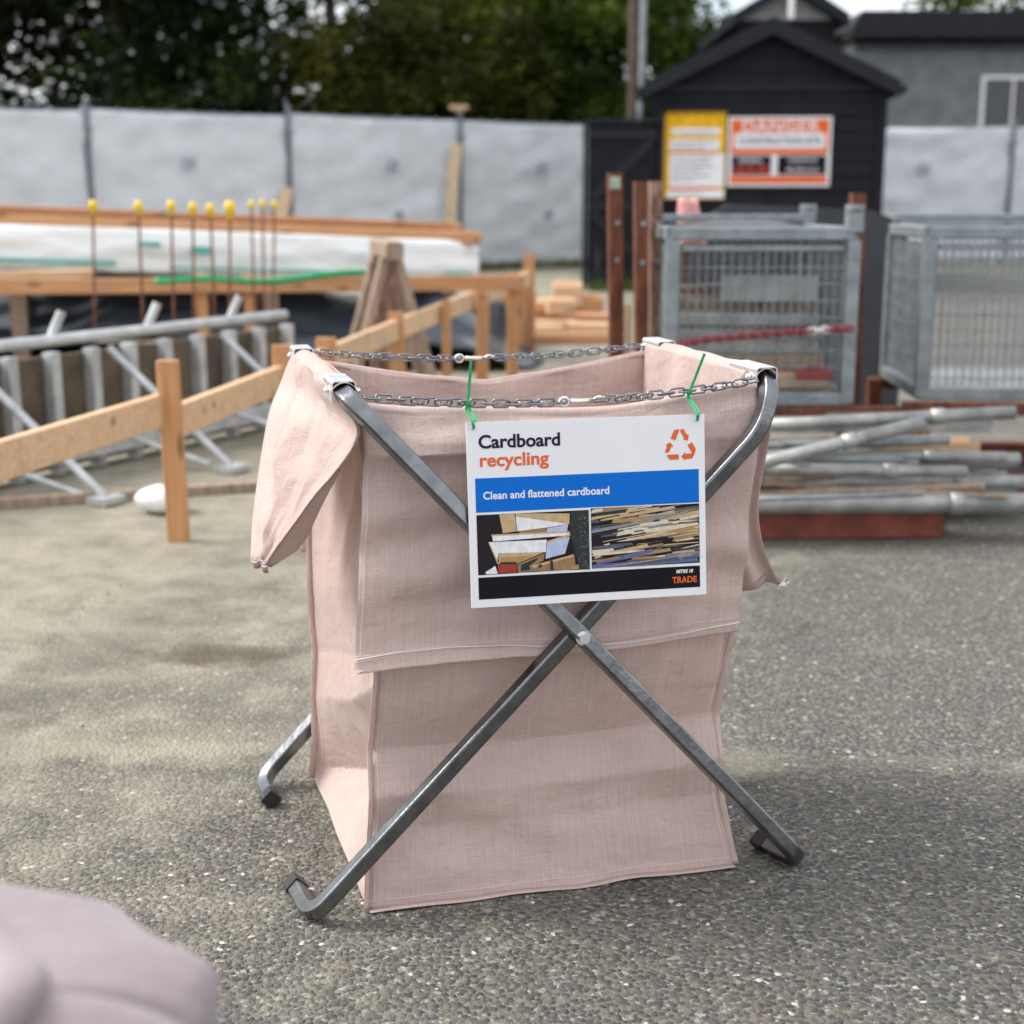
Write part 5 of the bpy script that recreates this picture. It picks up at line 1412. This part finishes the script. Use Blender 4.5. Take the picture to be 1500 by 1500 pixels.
x0, x1, z0, z1 = 0.508*SW, 0.972*SW, -0.820*SH, -0.490*SH
k = 0
for row in range(40):
    zc = lerp(z1-0.002, z0+0.0015, row/39)
    for q in range(3):
        a = rq.uniform(x0-0.03, x1-0.03); w = rq.uniform(0.03, 0.13); b = min(x1, a+w); a = max(a, x0)
        if b-a < 0.012: continue
        h = rq.uniform(0.0012, 0.0070); sl1 = 0.045+rq.uniform(-0.04, 0.12)
        m.mi = rq.choice([1, 2, 9, 9, 8, 7, 7, 10, 10, 0, 0, 6, 11, 2, 8, 1])
        za, zb_ = zc-(b-a)*sl1/2, zc+(b-a)*sl1/2
        cl2 = lambda z: max(z0, min(z1, z))
        P4 = [(a, cl2(za-h/2)), (b, cl2(zb_-h*rq.uniform(0.2, 0.6))), (b-rq.uniform(0, 0.004), cl2(zb_+h/2)), (a+rq.uniform(0, 0.003), cl2(za+h/2))]
        if abs(P4[0][1]-P4[3][1])+abs(P4[1][1]-P4[2][1]) < 0.0003: continue
        spoly(P4, -0.0005-0.000008*k, m); k += 1
m.build("stack_picture", PM[0], sg, mats=PM)

# ------------------------------------------------------------------ green cable ties
def tie(label, hole, ch, tail):
    hole = Ms @ Vector(hole); chp = Mb @ Vector(ch); tl_ = Mb @ Vector(tail)
    root = empty("cable_tie", label, "cable tie", tuple(chp), 0, "green cable ties holding the sign")
    ax = (Mb.to_3x3() @ Vector((1, 0, 0)))
    back = (Mb.to_3x3() @ Vector((0, 1, 0)))
    def rib(pts, name, w=0.0046, t=0.0014):
        P = [pl(pts, i/28)-chp for i in range(29)]
        m = MB(); m.sweep(P, [(-w/2, -t/2), (w/2, -t/2), (w/2, t/2), (-w/2, t/2)], ax)
        return m.build(name, GREEN, root)
    up = Vector((0, 0, 1))
    h0 = hole
    rib([chp-back*0.006+up*0.002, chp-back*0.009-up*0.010-ax*0.004, h0-back*0.006+up*0.012-ax*0.004, h0-back*0.004-ax*0.001, h0+back*0.004, h0+back*0.008+up*0.012+ax*0.005, chp+back*0.008-up*0.006+ax*0.003, chp+back*0.006+up*0.005, chp-back*0.006+up*0.005], "loop")
    m = MB(); m.box((0, 0, 0), (0.0065, 0.006, 0.007)); o = m.build("locking_head", GREEN, root); o.location = tuple(-back*0.006+up*0.003)
    rib([chp-back*0.006+up*0.004, chp.lerp(tl_, 0.4)-back*0.002, tl_], "tail")
tie("green cable tie at the left top corner of the sign, tail nearly upright", (0.0125, -0.0008, -0.0085), (-0.162, 0.043, 0.869), (-0.156, 0.040, 0.938))
tie("green cable tie at the right top corner of the sign, tail leaning right", (SW-0.0125, -0.0008, -0.0085), (0.222, 0.055, 0.873), (0.246, 0.048, 0.938))

# ------------------------------------------------------------------ second stand and sack, close by the camera on the left
fg = empty("pink_sack", "slumped mauve pink woven sack nearest the viewer, cloth darkened for low light, blurred at the lower left corner", "sack", (-0.525, 0.82, 0), R(8))
def fgf(u, v):
    a = u*2*math.pi
    if v < 0.80: t = v/0.80; z = 0.63*t; r = 0.372-0.055*t+0.02*math.sin(t*9+math.cos(a))
    else:
        t = (v-0.80)/0.20; z = 0.63+0.085*math.sin(t*math.pi/2)-0.10*t*t*t; r = 0.317*(1-0.96*t**1.5)
    c, s = math.cos(a), math.sin(a)
    k = 1/max(abs(c), abs(s)); k = lerp(k, 1, 0.65)
    w = 0.022*nz3(c*1.6, s*1.6, z*4)+0.012*nz3(c*4, s*4, z*9)+0.012*math.sin(z*42+5*nz3(c*2, s*2, 7))*math.exp(-((z-0.5)/0.14)**2)+0.012*math.sin(a*7+z*9)*math.exp(-((z-0.645)/0.12)**2)
    rr = r*k*0.98+w*min(1, r*5)
    return (rr*c, rr*s*0.80, max(0.002, z+0.02*nz3(c*2, s*2, 5)*min(1, z*4)))
patch("sack_body", fgf, 90, 70, MAUVE_DIM, fg, 2.6, 1.0, uo=20)
def fgr(u, v):
    a = R(-150+230*u); b = v*2*math.pi
    return (0.20*math.cos(a)+0.02*math.cos(b)*math.cos(a), 0.15*math.sin(a)+0.02*math.cos(b)*math.sin(a), 0.675+0.015*math.sin(b)+0.02*nz3(u*6, 0, 3))
patch("rolled_mouth", fgr, 40, 10, MAUVE_DIM, fg, 0.8, 0.15, uo=22)

rg = np.random.default_rng(12); gm = MB()
for k in range(700):
    if k < 300: x, y = rg.uniform(-1.3, 1.4), rg.uniform(1.6, 4.6)
    elif k < 520: t = rg.uniform(0, 1); q = Mb @ Vector((lerp(-0.36, 0.34, t), 0.03-abs(rg.normal(0, 0.03)), 0)); x, y = q.x, q.y
    else: t = rg.uniform(0, 1); q = Mb @ Vector((-0.375-abs(rg.normal(0, 0.03)), lerp(0.05, 0.65, t), 0)); x, y = q.x, q.y
    s = rg.uniform(0.0015, 0.0045) if k > 60 else rg.uniform(0.004, 0.007)
    c = [(x+s*math.cos(a)*rg.uniform(0.7, 1.2), y+s*math.sin(a)*rg.uniform(0.6, 1.0), 0.001) for a in (0.3, 1.5, 2.8, 4.1, 5.3)]
    gm.add(c+[(x+s*0.1, y, 0.001+s*0.9)], [(0, 1, 5), (1, 2, 5), (2, 3, 5), (3, 4, 5), (4, 0, 5)])
go = gm.build("loose_grit", plain("grit", (0.22, 0.205, 0.175), 0.8, scale=25, col2=(0.07, 0.07, 0.065))); go["kind"] = "stuff"; tag(go, "loose grit scattered over the exposed aggregate yard", "grit")
SC.cycles.use_adaptive_sampling = True
SC.cycles.adaptive_threshold = 0.02
SC.cycles.use_denoising = True
SC.cycles.max_bounces = 6
